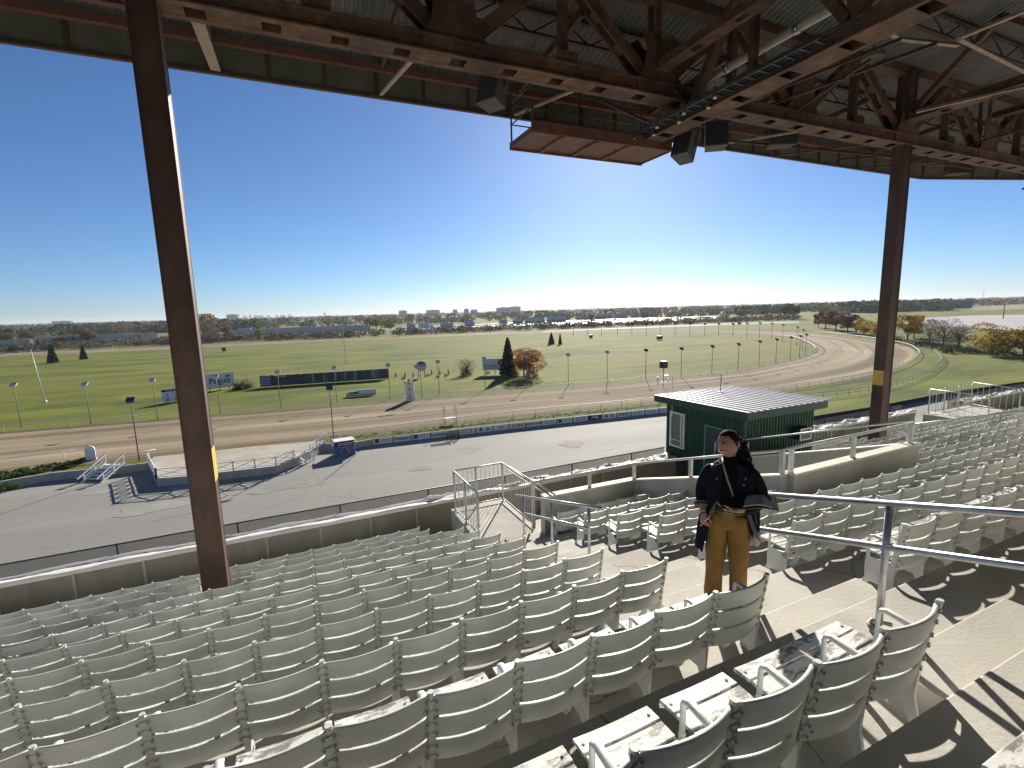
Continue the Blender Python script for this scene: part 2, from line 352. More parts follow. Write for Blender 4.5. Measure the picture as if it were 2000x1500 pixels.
gposts(t, [(26.6,12.2,-5.25), (27.9,12.2,-5.25), (29.1,12.2,-5.25), (30.3,12.2,-5.25), (26.4,10.0,-5.25), (29.6,10.2,-5.25)], 1.15)
b = MB(); b.box(26.4, 30.3, 10.6, 12.3, -6.3, -5.27); ldb = b.build('far_landing', M['conc'], bevel=.01); tag(ldb, kind='structure')
t = thing('guard_rail', 'barred guard rail beside the green booth, low behind the seats on its right', 'guard rail', (0, 0, 0))
guard(t, (16.1, 12.3, -6.0), (19.8, 12.3, -6.0), 1.1, step=.2); gposts(t, [(16.1,12.3,-6.0), (18.0,12.3,-6.0), (19.8,12.3,-6.0)], 1.1)
# ------------------------------------------------------------------ front parapet with tarpaulin and mesh fence
def parapet(x0, x1, label, lab2):
    t = thing('parapet', label, 'parapet', (0, 0, 0))
    n = int((x1-x0)/.5); a = MB(); rows = []
    for i in range(n+1):
        x = x0+(x1-x0)*i/n; o = .012*math.sin(x*7.1)+.01*math.sin(x*17.3+1)
        rows.append([(x, 12.60+o, -6.12), (x, 12.585+o*1.5, -5.85), (x, 12.60-o, -5.5), (x, 12.59+o, -5.19)])
    a.loft(rows, caps=False, closed=False); a.box(x0, x1, 12.63, 12.95, -17.8, -5.21)
    a.build('wall_face', M['tarpface'], t)
    rm = mat('pale rib', (.36,.34,.29), (.44,.42,.36), 6, .8)
    for i in range(int((x1-x0)/1.22)):
        x = x0+.4+1.22*i; a = MB(); a.box(x-.025, x+.025, 12.565, 12.60, -6.1, -5.24); a.build('rib', rm, t)
    a = MB(); N2 = int((x1-x0)/.12); rows = []; r2 = random.Random(int(x0*10)+99)
    ph = [r2.uniform(0, 6) for _ in range(8)]
    for i in range(N2+1):
        x = x0+(x1-x0)*i/N2; w = .9 if x > 3.0 else .16
        def hh(v): return w*(.035*math.sin(x*2.3+ph[0]+v*3)+.03*math.sin(x*5.1+ph[1]-v*5)+.022*math.sin(x*11.7+ph[2]+v*9)+.015*math.sin(x*23+ph[3]+v*14))
        ed = .05*math.sin(x*1.7+ph[4])+.03*math.sin(x*4.3+ph[5])
        rows.append([(x, 12.575, -5.25), (x, 12.57, -5.17)]+[(x, 12.58+(.50+ed)*v, -5.16-.05*v+hh(v)) for v in (0, .2, .4, .6, .8, 1.0)]+[(x, 13.12+ed, -5.45)])
    a.loft(rows, caps=False, closed=False); a.build('tarpaulin', M['tarp'], t)
    t2 = thing('mesh_fence', lab2, 'fence', (0, 0, 0))
    a = MB(); a.tube([(x0, 13.2, -5.0), (x1, 13.2, -5.0)], .02, 8); a.build('top_rail', M['dark'], t2)
    a = MB(); a.add([(x0,13.2,-5.9),(x1,13.2,-5.9),(x1,13.2,-5.02),(x0,13.2,-5.02)], [(0,1,2,3)]); a.build('mesh_panel', M['meshy'], t2)
    for i in range(int((x1-x0)/2.4)+1): a = MB(); a.tube([(x0+2.4*i, 13.19, -6.2), (x0+2.4*i, 13.19, -5.0)], .018, 6); a.build('fence_post', M['dark'], t2)
mm = bpy.data.materials.new('wire mesh'); mm.use_nodes = True; N = mm.node_tree.nodes; L = mm.node_tree.links
tr = N.new('ShaderNodeBsdfTransparent'); mx = N.new('ShaderNodeMixShader'); tc = N.new('ShaderNodeTexCoord')
mp = N.new('ShaderNodeMapping'); mp.inputs['Rotation'].default_value = (0, rad(45), 0)
ck = N.new('ShaderNodeTexBrick'); ck.offset = 0; ck.inputs['Scale'].default_value = 1; ck.inputs['Mortar Size'].default_value = .005; ck.inputs['Brick Width'].default_value = .022; ck.inputs['Row Height'].default_value = .022
cx = N.new('ShaderNodeSeparateXYZ'); cb = N.new('ShaderNodeCombineXYZ')
L.new(tc.outputs['Object'], mp.inputs[0]); L.new(mp.outputs[0], cx.inputs[0]); L.new(cx.outputs[0], cb.inputs[0]); L.new(cx.outputs[2], cb.inputs[1])
L.new(cb.outputs[0], ck.inputs['Vector']); L.new(ck.outputs['Fac'], mx.inputs[0])
L.new(tr.outputs[0], mx.inputs[1]); L.new(N['Principled BSDF'].outputs[0], mx.inputs[2]); L.new(mx.outputs[0], N['Material Output'].inputs[0])
N['Principled BSDF'].inputs['Base Color'].default_value = (.08,.08,.085,1); N['Principled BSDF'].inputs['Roughness'].default_value = .6
M['meshy'] = mm
parapet(-16, 11.85, 'long brown-sheeted parapet with crumpled white sheeting on top, along the front of the left seats', 'dark thin wire fence standing beyond the white sheeting of the left parapet')
parapet(15.9, 26.4, 'brown parapet with white sheeting on top, running right of the booth past the right column', 'dark thin wire fence beyond the parapet right of the booth')
parapet(30.5, 52, 'far right stretch of parapet with white top beyond the far landing', 'dark wire fence beyond the far right parapet')
# ------------------------------------------------------------------ chairs
LEAN = .15
def slat_mesh(zb, zt, topcurve=0):
    a = MB(); rings = []; n = 12
    for i in range(n+1):
        u = -1+2*i/n; x = u*.238
        yb = -.052*(1-u*u); g = topcurve*(1-u*u)
        z0, z1 = zb+.004*(1-u*u), zt+g; th = .007
        def P(y, z): return (x, y+yb+(.80-z)*LEAN, z)
        rings.append([P(-th, z0+.005), P(-th, z1-.005), P(-th*.4, z1), P(th*1.4, z1), P(th*2.2, z1-.005), P(th*2.2, z0+.005), P(th*1.4, z0), P(-th*.4, z0)])
    a.loft(rings); return a
def chair_parts():
    out = {}
    a = MB()
    for z0, z1, g in ((.664, .797, .010), (.510, .646, 0), (.354, .492, 0)):
        s_ = slat_mesh(z0, z1, g); a.add(s_.v, s_.f, 0, True)
    for xx, zz in ((.105, .501), (-.225, .655)):
        yb = -.052*(1-(xx/.238)**2)+(.80-zz)*LEAN; a.box(xx-.016, xx+.016, yb-.004, yb+.018, zz-.012, zz+.012, 1)
    out['backrest'] = (a.mesh('backrest', [M['chair'], M['bolt']]), None)
    a = MB()
    for yc, zc, w, tl in ((.085, .418, .104, -.02), (.195, .422, .104, .0), (.305, .428, .104, .02), (.415, .428, .104, -.07)):
        rings = []
        for i in range(9):
            u = -1+2*i/8; hw = .203+.012*(yc/.4); x = u*hw; zz = zc-.013*(1-u*u); yb = .006*(1-u*u)
            t0 = w/2
            pr = [(-t0, -.010), (-t0, .006), (-t0+.005, .011), (t0-.005, .011), (t0, .006), (t0, -.010)]
            rings.append([(x, yc+yb+p, zz+q+p*tl) for p, q in pr])
        a.loft(rings, smooth=False)
    for sx in (-1, 1):
        a.disc((sx*.188, .415, .436), .008, .006, 8, 1)
    out['seat'] = (a.mesh('seat', [M['seat'], M['bolt']]), None)
    a = MB(); T = .022
    def pl(poly): a.prism([(-CS/2-T/2, y, z) for y, z in poly], (T, 0, 0))
    pl([(-.016, .815), (.014, .815), (.085, .42), (.12, .40), (.10, .36), (.05, .34), (.048, .43)])       # rear post
    pl([(.048, .43), (.12, .415), (.262, .400), (.262, .43), (.286, .43), (.292, .30), (.285, .20), (.25, .165), (.13, .165), (.06, .20), (.05, .37)])
    pl([(.06, .20), (.13, .165), (.075, .05), (.07, .0), (.0, .0), (.02, .03)])                          # rear foot
    pl([(.25, .165), (.285, .20), (.32, .10), (.375, .02), (.375, .0), (.33, .0), (.285, .06)])            # front foot
    a.tube([(-CS/2, -.004, .812), (-CS/2, -.004, .822)], .017, 8)
    out['standard'] = (a.mesh('standard', M['iron']), None)
    a = MB(); W_ = .040
    pts = [(.03, .575), (.06, .598), (.235, .618), (.262, .608), (.274, .58), (.276, .41)]
    rings = []
    for i, (y, z) in enumerate(pts):
        p0 = Vector(pts[max(0, i-1)]); p1 = Vector(pts[min(len(pts)-1, i+1)]); d = (p1-p0).normalized(); nn = Vector((-d.y, d.x))
        w = W_ if i < 4 else .024; h = .010
        rings.append([(-CS/2-w/2, y-nn.x*h, z-nn.y*h), (-CS/2-w/2, y+nn.x*h*.6, z+nn.y*h*.6), (-CS/2, y+nn.x*h, z+nn.y*h), (-CS/2+w/2, y+nn.x*h*.6, z+nn.y*h*.6), (-CS/2+w/2, y-nn.x*h, z-nn.y*h)])
    a.loft(rings); out['armrest'] = (a.mesh('armrest', M['iron']), None)
    for sx, nm in ((-1, 'bracket'), (1, 'bracket ')):
        a = MB(); xb = sx*.236
        a.prism([(xb-.009, -.008, .795), (xb+.009, -.008, .795), (xb+.009, .058, .355), (xb-.009, .058, .355)], (0, .012, 0))
        for zc in (.765, .70, .615, .55, .46, .395):
            y = (.80-zc)*LEAN-.016
            a.box(xb-.020+sx*-.004, xb+.016, y-.006, y+.016, zc-.010, zc+.006, 0); a.disc((sx*.226, y-.006, zc-.002), .007, .007, 6, 1, 'y')
        out[nm] = (a.mesh('bracket', [M['iron'], M['bolt']]), None)
    # far-side end standard, only on row ends
    return out
CP = chair_parts()
def place_chair(k, x, label, group, end=False, jitter=True):
    o = bpy.data.objects.new('stadium_chair', None); COL.objects.link(o); o.empty_display_size = .05
    o.location = (x, Yk(k)+.02+random.uniform(-.006, .006), Zf(k)); o.rotation_euler = (0, 0, random.uniform(-.012, .012)); tag(o, label, 'chair', group)
    for nm, (me, _) in CP.items():
        c = bpy.data.objects.new(nm.strip(), me); COL.objects.link(c); c.parent = o
        if nm == 'seat': c.rotation_euler = (random.uniform(-.05, .03), random.uniform(-.012, .012), 0); c.location = (0, 0, 0)
        if nm == 'backrest': c.location = (0, random.uniform(-.004, .004), random.uniform(-.004, .004))
    if end:
        for nm in ('standard', 'armrest'):
            c = bpy.data.objects.new(nm, CP[nm][0]); COL.objects.link(c); c.parent = o; c.location = (CS, 0, 0)
    return o
ORD = ['first','second','third','fourth','fifth','sixth','seventh','eighth','ninth','tenth','eleventh','twelfth','thirteenth','fourteenth','fifteenth','sixteenth','seventeenth','eighteenth','nineteenth','twentieth','twenty-first','twenty-second','twenty-third','twenty-fourth','twenty-fifth','twenty-sixth','twenty-seventh','twenty-eighth','twenty-ninth','thirtieth','thirty-first','thirty-second','thirty-third','thirty-fourth','thirty-fifth','thirty-sixth','thirty-seventh','thirty-eighth','thirty-ninth','fortieth']
def onscreen(x, k, mg=70):
    for z in (Zf(k)+.75, Zf(k)+.1):
        if Vector((x, Yk(k), z)).dot(FW) < .3: continue
        px, py, d = proj(x, Yk(k)+.1, z)
        if d > .3 and -mg < px < 2000+mg and 100 < py < 1500+mg: return True
    return False
cand = []
for k in range(-1, 11):
    xe = 3.0 if k < 9 else 2.5
    n = 0
    while True:
        x = xe-CS/2-n*CS
        if x < -9: break
        if (onscreen(x, k) or (k == -1 and n < 4)) and not (k in (8,9) and -2.15 < x < -1.15): cand.append((k, x, 'left', n, n == 0))
        n += 1
    # right block
    segs = []
    if 4 <= k <= 7: segs = [(4.75, 7.25, 'small middle'), (11.42, 19.6, 'right')]
    elif k >= 8: segs = [(11.42 if k == 8 else 15.6 if k == 10 else 15.6, 19.6, 'right')]
    else: segs = [(4.75, 19.6, 'right')]
    segs.append((21.5, 26.3 if k >= 9 else 40, 'far right'))
    for x0, x1, nm in segs:
        n = 0; x = x0+CS/2
        while x+CS/2 <= x1+.01:
            if onscreen(x, k, 60): cand.append((k, x, nm, n, False))
            n += 1; x += CS
cand.sort(key=lambda c: abs(depth_of(c[1], Yk(c[0]), Zf(c[0])+.6)))
CWH = {'left': 'large left block', 'small middle': 'small middle block', 'right': 'right block', 'far right': 'far right block'}
for k, x, blk, n, end in cand[:296]:
    side = 'the aisle' if blk in ('left', 'right', 'small middle') else 'its left end'
    lab = 'white chair, %s from %s, %s row, %s' % (ORD[n], side, ORD[k+1], CWH[blk])
    ch = place_chair(k, x, lab, 'white slatted stadium chairs in rows', end)
rest = cand[296:]
if rest:
    sv, sf, smi = [], [], []
    src = []
    for nm in ('backrest', 'seat', 'standard', 'armrest'):
        me = CP[nm][0]; co = np.empty(len(me.vertices)*3); me.vertices.foreach_get('co', co); src.append((co.reshape(-1, 3), [tuple(p.vertices) for p in me.polygons]))
    mbx = MB()
    for k, x, *_ in rest:
        for co, fs in src: mbx.add(co+np.array([x, Yk(k)+.02, Zf(k)]), fs, 0, True)
    o = mbx.build('distant_stadium_seats', M['chair']); tag(o, 'mass of white seats far down the right-hand rows', 'seats', kind='stuff')
print('chairs', len(cand), 'stuff', len(rest))
# leaves / litter on the terrace
# ------------------------------------------------------------------ ticket / camera booth
t = thing('booth', 'dark green corrugated metal booth with a white ribbed roof, behind the woman', 'booth', (12.0, 10.0, -5.5))
def clad(a, p, q, z0, z1, out, pitch=.13, dep=.03):
    P, Q = Vector(p), Vector(q); d = Q-P; Ln = d.length; d.normalize(); o = Vector(out); pts = []; s_ = 0.0
    while s_ < Ln-1e-6:
        for f, h in ((0, 0), (.30, 0), (.42, 1), (.78, 1), (.90, 0)):
            if s_+f*pitch <= Ln: pts.append(P+d*(s_+f*pitch)+o*(dep*h))
        s_ += pitch
    pts.append(Q); vs = []; fs = []
    for i, c in enumerate(pts): vs += [(c.x, c.y, z0), (c.x, c.y, z1)]
    for i in range(len(pts)-1): fs.append((2*i, 2*i+2, 2*i+3, 2*i+1))
    a.add(vs, fs)
BX, BY, BH = 3.12, 3.28, 2.12
a = MB(); clad(a, (0, BY, 0), (0, 0, 0), 0, BH+.1, (-1, 0, 0)); clad(a, (0, 0, 0), (BX, 0, 0), 0, BH-.02, (0, -1, 0)); a.box(.01, BX, .01, BY, -.01, BH); a.box(BX-.02, BX+.02, 0, BY, 0, BH)
for x, y in ((-.02,-.02),): a.box(x-.03, x+.05, y-.03, y+.05, 0, BH)
a.build('wall', M['green'], t)
def rz_(y): return BH+.13-.015*y          # roof height along y
a = MB(); rings = []
x = -.28; prof = []
while x < BX+.14:
    prof += [(x, 0), (x+.21, 0), (x+.22, .03), (x+.25, .03), (x+.26, 0)]; x += .27
for y in (-.3, BY+.3): rings.append([(px_, y, rz_(y)+.16+h) for px_, h in prof])
a.loft(rings, caps=False, closed=False, smooth=False)
rf = a.build('roof', M['roofm'], t)
a = MB()
a.prism([(-.30,-.32,rz_(-.3)-.06), (-.30,BY+.32,rz_(BY+.3)-.06), (-.30,BY+.32,rz_(BY+.3)+.17), (-.30,-.32,rz_(-.3)+.17)], (.03,0,0))
a.prism([(BX+.15,-.32,rz_(-.3)-.06), (BX+.15,BY+.32,rz_(BY+.3)-.06), (BX+.15,BY+.32,rz_(BY+.3)+.17), (BX+.15,-.32,rz_(-.3)+.17)], (.03,0,0))
a.box(-.27, BX+.15, -.33, -.30, rz_(-.3)-.06, rz_(-.3)+.155); a.box(-.27, BX+.15, BY+.30, BY+.33, rz_(BY+.3)-.06, rz_(BY+.3)+.17)
a.box(-.27, BX+.15, -.30, BY+.30, rz_(0)-.08, rz_(0)-.05)
a.build('fascia', M['greendoor'], rf)
w = MB()
for (y0, y1, z0, z1) in ((2.35,2.41,.62,1.86), (2.98,3.04,.62,1.86), (2.41,2.98,.62,.68), (2.41,2.98,1.80,1.86), (2.48,2.52,.70,1.78), (2.41,2.98,.86,.885)): w.box(-.075, -.02, y0, y1, z0, z1)
wf = w.build('window', M['white'], t); a = MB(); a.box(-.035, -.028, 2.40, 2.99, .67, 1.81); a.build('pane', M['glass'], wf)
d_ = MB(); d_.box(-.05, -.01, .50, 1.42, -.35, 1.66); dd = d_.build('door', M['greendoor'], t)
a = MB(); a.box(-.062, -.05, .47, .50, -.35, 1.69); a.box(-.062, -.05, 1.42, 1.45, -.35, 1.69); a.box(-.062, -.05, .50, 1.42, 1.66, 1.69); a.build('door_frame', mat('pale green trim', (.25,.36,.3), None), dd)
a = MB(); a.box(-.085, -.05, .93, 1.02, .92, 1.22); a.box(-.12, -.085, .96, .99, .72, .95); a.build('handle', M['galv'], dd)
a = MB(); a.box(-.056, -.05, .58, .72, 1.02, 1.05); a.build('nameplate', M['white'], dd)
ac = MB(); ac.box(2.05, 2.55, -.32, -.03, 1.28, 1.64); acu = ac.build('air_conditioner', M['greendoor'], t)
a = MB()
for bx in ((2.04,2.08,1.27,1.65), (2.52,2.56,1.27,1.65), (2.08,2.52,1.61,1.65), (2.08,2.52,1.27,1.31)): a.box(bx[0], bx[1], -.345, -.32, bx[2], bx[3])
a.build('grille_frame', M['white'], acu); a = MB(); a.box(2.08, 2.52, -.330, -.322, 1.31, 1.61); a.build('grille', mat('grey grille', (.2,.2,.19), None), acu)
a = MB(); a.box(.02, BX-.05, .05, BY-.03, -.75, -.012); a.build('base', M['dark'], t)
# roof fittings on the booth (things of their own)
bz = -5.5+rz_(2.6)+.18
t = thing('weather_vane', 'dark rod standing up on the booth roof, near its far right edge', 'rod', (12+2.0, 10+2.75, -5.5+rz_(2.75)+.15))
a = MB(); a.tube([(0,0,0),(.02,0,.62)], .014, 6); a.build('rod', M['dark'], t); a = MB(); a.tube([(-.06,0,.62),(.12,0,.66)], .012, 6); a.build('arm', M['dark'], t); a = MB(); a.box(-.12,.12,-.08,.08,0,.04); a.build('base_plate', M['dark'], t)
t = thing('antenna', 'tall thin whip antenna fixed to the window side of the booth', 'antenna', (12-.06, 12.95, -3.75))
a = MB(); a.tube([(0,0,0),(0,0,1.35)], .010, 6); a.build('whip', M['white'], t); a = MB(); a.tube([(0,0,-.08),(0,0,.07)], .024, 8); a.build('mount', M['white'], t)
t = thing('weather_station', 'small mast with black box and white instruments on the booth roof\'s left corner', 'instrument', (12.0, 13.35, -5.5+rz_(3.3)+.15))
a = MB(); a.tube([(.0,-.25,-.05),(-.12,0,.30),(-.12,0,1.0)], .014, 8); a.tube([(-.12,0,.55),(.12,0,.72)], .009, 6); a.tube([(-.38,0,.5),(.1,0,.5)], .009, 6); a.build('mast', M['galv'], t)
a = MB(); a.box(-.22,-.02,-.1,.1,1.0,1.24); a.build('sensor_box', M['black'], t)
a = MB(); a.tube([(-.38,0,.42),(-.38,0,.70)], .03, 8); a.tube([(.1,0,.45),(.1,0,.62)], .022, 8); a.disc((.02,0,.72), .08, .012, 12); a.build('instrument', M['white'], t)

# ------------------------------------------------------------------ unseen wall behind the camera, added to cut ambient light
t = thing('added_back_wall', 'unseen dark wall added behind the camera to cut ambient light on the seats', 'wall', (0, 0, 0))
a = MB(); a.box(-22, 48, -7.9, -7.6, -2, 11.5); a.build('wall_face', mat('added dark back wall', (.06,.056,.05), (.09,.085,.075), 2, .8), t)
# ================================================================== grandstand roof
roof = thing('grandstand_roof', 'rusty steel grandstand roof with corrugated sheets and trusses overhead', 'roof', (0, 0, 0))
EY, EZ, SLP = 13.5, 6.12, .27
def rz2(y): return EZ+SLP*(EY-y)
def deck(a, x0, x1, yedge, yback):
    x = x0; pf = []
    while x < x1:
        pf += [(x, 0), (x+.06, 0), (x+.09, .035), (x+.15, .035), (x+.18, 0)]; x += .18
    r0 = [(p, yedge(p), rz2(yedge(p))+h) for p, h in pf]; r1 = [(p, yback, rz2(yback)+h) for p, h in pf]
    a.loft([r0, r1], caps=False, closed=False, smooth=False)
    r0 = [(p, yedge(p), rz2(yedge(p))+.09) for p in (x0, x1)]; r1 = [(p, yback, rz2(yback)+.09) for p in (x0, x1)]
    a.loft([r0, r1], caps=False, closed=False, smooth=False)
EDX = 26.9
def edge(x): return EY if x < EDX else EY-(x-EDX)*.31
a = MB(); deck(a, -22, EDX, edge, -7.5); deck(a, EDX, 48, edge, -7.5)
dk = a.build('roof_deck', M['deck'], roof)
# fascia
FX = [.06+1.225*i for i in range(-16, 22)]
a = MB()
a.beam((-22, EY, 5.465), (EDX, EY, 5.465), .10, .07); a.beam((EDX, EY, 5.465), (48, edge(48), 5.465), .10, .07)
a.beam((-22, EY, 6.085), (EDX, EY, 6.085), .08, .07); a.beam((EDX, EY, 6.085), (48, edge(48), 6.085), .08, .07)
for x in FX: a.box(x-.035, x+.035, EY-.045, EY+.02, 5.50, 6.05)
fr = a.build('fascia_frame', M['steel'], roof)
def fpanel(P, Q):
    P, Q = Vector(P), Vector(Q); d = Q-P; n = 30; a = MB(); vs = []; o = Vector((d.y, -d.x, 0)).normalized()
    for i in range(n+1):
        p = P+d*(i/n)+o*(.008*(i % 2)); vs += [(p.x, p.y, 5.50), (p.x, p.y, 6.05)]
    a.add(vs, [(2*i, 2*i+2, 2*i+3, 2*i+1) for i in range(n)]); a.add([(P.x, P.y+.012, 5.5), (Q.x, Q.y+.012, 5.5), (Q.x, Q.y+.012, 6.05), (P.x, P.y+.012, 6.05)], [(0,1,2,3)])
    a.build('fascia_panel', M['fascia'], roof)
for i in range(len(FX)-1):
    if FX[i] > -9: fpanel((FX[i]+.035, EY, 0), (FX[i+1]-.035, EY, 0))
fpanel((FX[-1]+.035, EY, 0), (EDX-.03, EY, 0))
x = EDX; a = MB()
for i in range(12):
    fpanel((x+.0, edge(x), 0), (x+1.24, edge(x+1.24), 0)); a.box(x-.05, x+.05, edge(x)-.06, edge(x)+.02, 5.49, 6.06); x += 1.24
a.build('fascia_frame', M['steel'], roof)
# eave beam and lattice purlins
a = MB(); a.beam((-22, 13.15, 6.0), (EDX, 13.15, 6.0), .14, .16); a.beam((EDX, 13.1, 6.0), (48, edge(48)-.35, 6.0), .14, .16); a.build('eave_beam', M['redsteel'], roof)
def lattice(y, dep, chord, m, x0=-20, x1=34, pitch=1.24, nm='lattice_purlin'):
    a = MB(); zt = rz2(y)-.06; zb = zt-dep
    a.beam((x0, y, zb), (x1, y, zb), chord, .05); a.beam((x0, y, zt), (x1, y, zt), chord, .05)
    x = x0; up = True
    while x < x1:
        a.beam((x, y, zb if up else zt), (x+pitch/2, y, zt if up else zb), .03, .035); x += pitch/2; up = not up
    a.build(nm, m, roof)
lattice(12.2, .50, .16, M['redsteel'])
for y in (10.9, 8.2, 6.3, 4.4, 2.4, .4, -1.8): lattice(y, .48, .11, M['steel'], pitch=1.6)
# main truss in the plane of the columns
TY = 9.85; ZB = 4.99; ZTOP = 7.02
tr_ = MB(); tr_.box(-14, 34, TY-.20, TY-.14, 4.83, 5.15); tr_.box(-14, 34, TY+.14, TY+.20, 4.83, 5.15)
for z in (4.83, 5.11): tr_.box(-14, 34, TY-.28, TY-.20, z, z+.035); tr_.box(-14, 34, TY+.20, TY+.28, z, z+.035)
i = -14.0
while i < 34: tr_.box(i, i+.8, TY-.14, TY+.14, 4.835, 4.85); i += 1.1
trs = tr_.build('main_truss', M['truss'], roof)
a = MB(); a.box(-14, 34, TY-.17, TY+.17, ZTOP-.12, ZTOP+.1); a.build('top_chord', M['truss'], trs)
NX = [-1.6+4.95*i for i in range(-2, 8)]
for x in NX:
    g = MB()
    for yy in (TY-.235, TY+.215):
        poly = [(x-.62, yy, 4.87), (x+.62, yy, 4.87), (x+.66, yy, 5.12), (x+.46, yy, 5.42), (x+.40, yy, 5.85), (x+.52, yy, 6.08), (x+.30, yy, 6.2), (x+.12, yy, 6.02), (x-.12, yy, 6.02), (x-.30, yy, 6.2), (x-.52, yy, 6.08), (x-.40, yy, 5.85), (x-.46, yy, 5.42), (x-.66, yy, 5.12)]
        g.prism(poly, (0, .02, 0))
    for rx in range(-5, 6):
        for rz in range(0, 3): g.disc((x+rx*.11, TY-.235, 4.93+rz*.11), .014, .012, 6, 0, 'y')
    for rz in range(0, 5):
        for sx in (-.33, .33, -.12, .12): g.disc((x+sx, TY-.235, 5.3+rz*.14), .014, .012, 6, 0, 'y')
    g.build('gusset_plate', M['truss'], trs)
    v = MB()
    for yy in (-.13, .13): v.beam((x, TY+yy, 5.15), (x, TY+yy, ZTOP-.1), .16, .05, up=(0,1,0))
    v.build('vertical', M['truss'], trs)
    for sgn in (-1, 1):
        v = MB()
        for yy in (-.12, .12): v.beam((x+sgn*.30, TY+yy, 5.25), (x+sgn*2.35, TY+yy, ZTOP-.08), .06, .24, up=(-sgn*.6, 0, 1))
        v.beam((x+sgn*.9, TY, 5.70), (x+sgn*1.1, TY, 5.87), .22, .12); v.beam((x+sgn*1.5, TY, 6.24), (x+sgn*1.7, TY, 6.41), .22, .12)
        v.build('diagonal', M['truss'], trs)
    v = MB(); v.beam((x+2.475, TY, 5.12), (x+2.475, TY, ZTOP-.1), .15, .2, up=(0,1,0)); v.box(x+2.475-.24, x+2.475+.24, TY-.22, TY-.2, 5.0, 5.38); v.build('vertical', M['truss'], trs)
# cross trusses running back over the seats
def cross(x, z, w, h, y0, y1, nm='cross_girder', m=None):
    a = MB(); a.box(x-w/2, x-w/2+.03, y0, y1, z, z+h); a.box(x+w/2-.03, x+w/2, y0, y1, z, z+h)
    a.box(x-w/2-.07, x-w/2, y0, y1, z, z+.03); a.box(x+w/2, x+w/2+.07, y0, y1, z, z+.03); a.box(x-w/2+.03, x+w/2-.03, y0, y1, z+h-.04, z+h-.01)
    yy = y0+.3
    while yy < y1-.2: a.box(x-w/2+.03, x+w/2-.03, yy, yy+.9, z+.002, z+.02); yy += 1.15
    return a.build(nm, m or M['truss'], roof)
g1 = cross(9.25, 4.36, .46, .34, -3.5, 11.1)
for i, (y0, y1) in enumerate(((9.6, 7.9), (7.9, 5.9), (5.9, 3.9), (3.9, 1.9))):
    a = MB(); zlo, zhi = 4.7, min(rz2(y1)-.5, 7.6); zz = (zlo, zhi) if i % 2 == 0 else (zhi, zlo)
    a.beam((9.25, y0, zz[0]), (9.25, y1, zz[1]), .22, .16); a.build('diagonal', M['truss'], g1)
    a = MB(); a.beam((9.25, y1, zlo), (9.25, y1, rz2(y1)-.1), .16, .14, up=(0,1,0)); a.build('vertical', M['truss'], g1)
cross(8.3, 5.36, .20, .22, -2, 9.7, 'tie_beam')
for x in (-1.6, 18.2, 28.1):
    gg = cross(x, 5.9 if x < 0 else 5.5, .34, .26, -3, 9.6)
    for i, (y0, y1) in enumerate(((9.6, 7.6), (7.6, 5.6), (5.6, 3.6))):
        a = MB(); zz = (5.75, rz2(y1)-.2) if i % 2 == 0 else (rz2(y0)-.2, 5.75); a.beam((x, y0, zz[0]), (x, y1, zz[1]), .2, .14); a.build('diagonal', M['truss'], gg)
for x in (13.25, 23.15): cross(x, 6.2, .22, .2, -2, 9.6, 'tie_beam', M['steel'])
# outrigger struts to the eave
for x, m in ((-6.2, 'steel'), (-1.02, 'palesteel'), (2.6, 'palesteel'), (6.35, 'palesteel'), (10.9, 'steel'), (14.0, 'palesteel'), (17.3, 'steel'), (22.4, 'steel')):
    a = MB(); w = .2 if x == -1.02 else .085; a.beam((x, 13.42, 5.50), (x+.05, 10.1, 4.92), w, .05); a.build('outrigger_strut', M[m], roof)
    a = MB(); a.beam((x, 13.3, 6.02), (x, 9.9, 6.35), .09, .16); a.build('outrigger_beam', M['steel'], roof)
# lateral bracing angles under the right-hand part
def zp(px, py, z): return Vector((*G(px, py, z), z))
BR = [((1620, -5), (1760, 78), 5.35, .10), ((1760, 78), (1872, 90), 5.3, .09), ((1868, 78), (2010, 20), 5.3, .10), ((1872, 76), (2010, 145), 5.3, .09),
      ((1490, 212), (1830, 86), 5.15, .05), ((1545, 224), (1700, 118), 5.15, .04), ((1375, 235), (1760, 78), 4.95, .035), ((1790, 220), (2010, 168), 4.95, .09), ((1780, 318), (2010, 250), 5.2, .045),
      ((1410, 275), (1750, 308), 5.1, .04), ((1600, 290), (1760, 312), 5.3, .05), ((1640, 312), (1850, 300), 5.2, .04), ((1180, 200), (1310, 262), 5.3, .05), ((1780, 312), (1900, 330), 5.3, .04)]
for p, q, z, w in BR:
    a = MB(); P, Q = zp(*p, z), zp(*q, z); a.beam(P, Q, w, .02); a.beam(P+Vector((0,0,.03)), Q+Vector((0,0,.03)), .012, .06); a.build('brace_angle', M['palesteel'] if w >= .09 else M['steel'], roof)
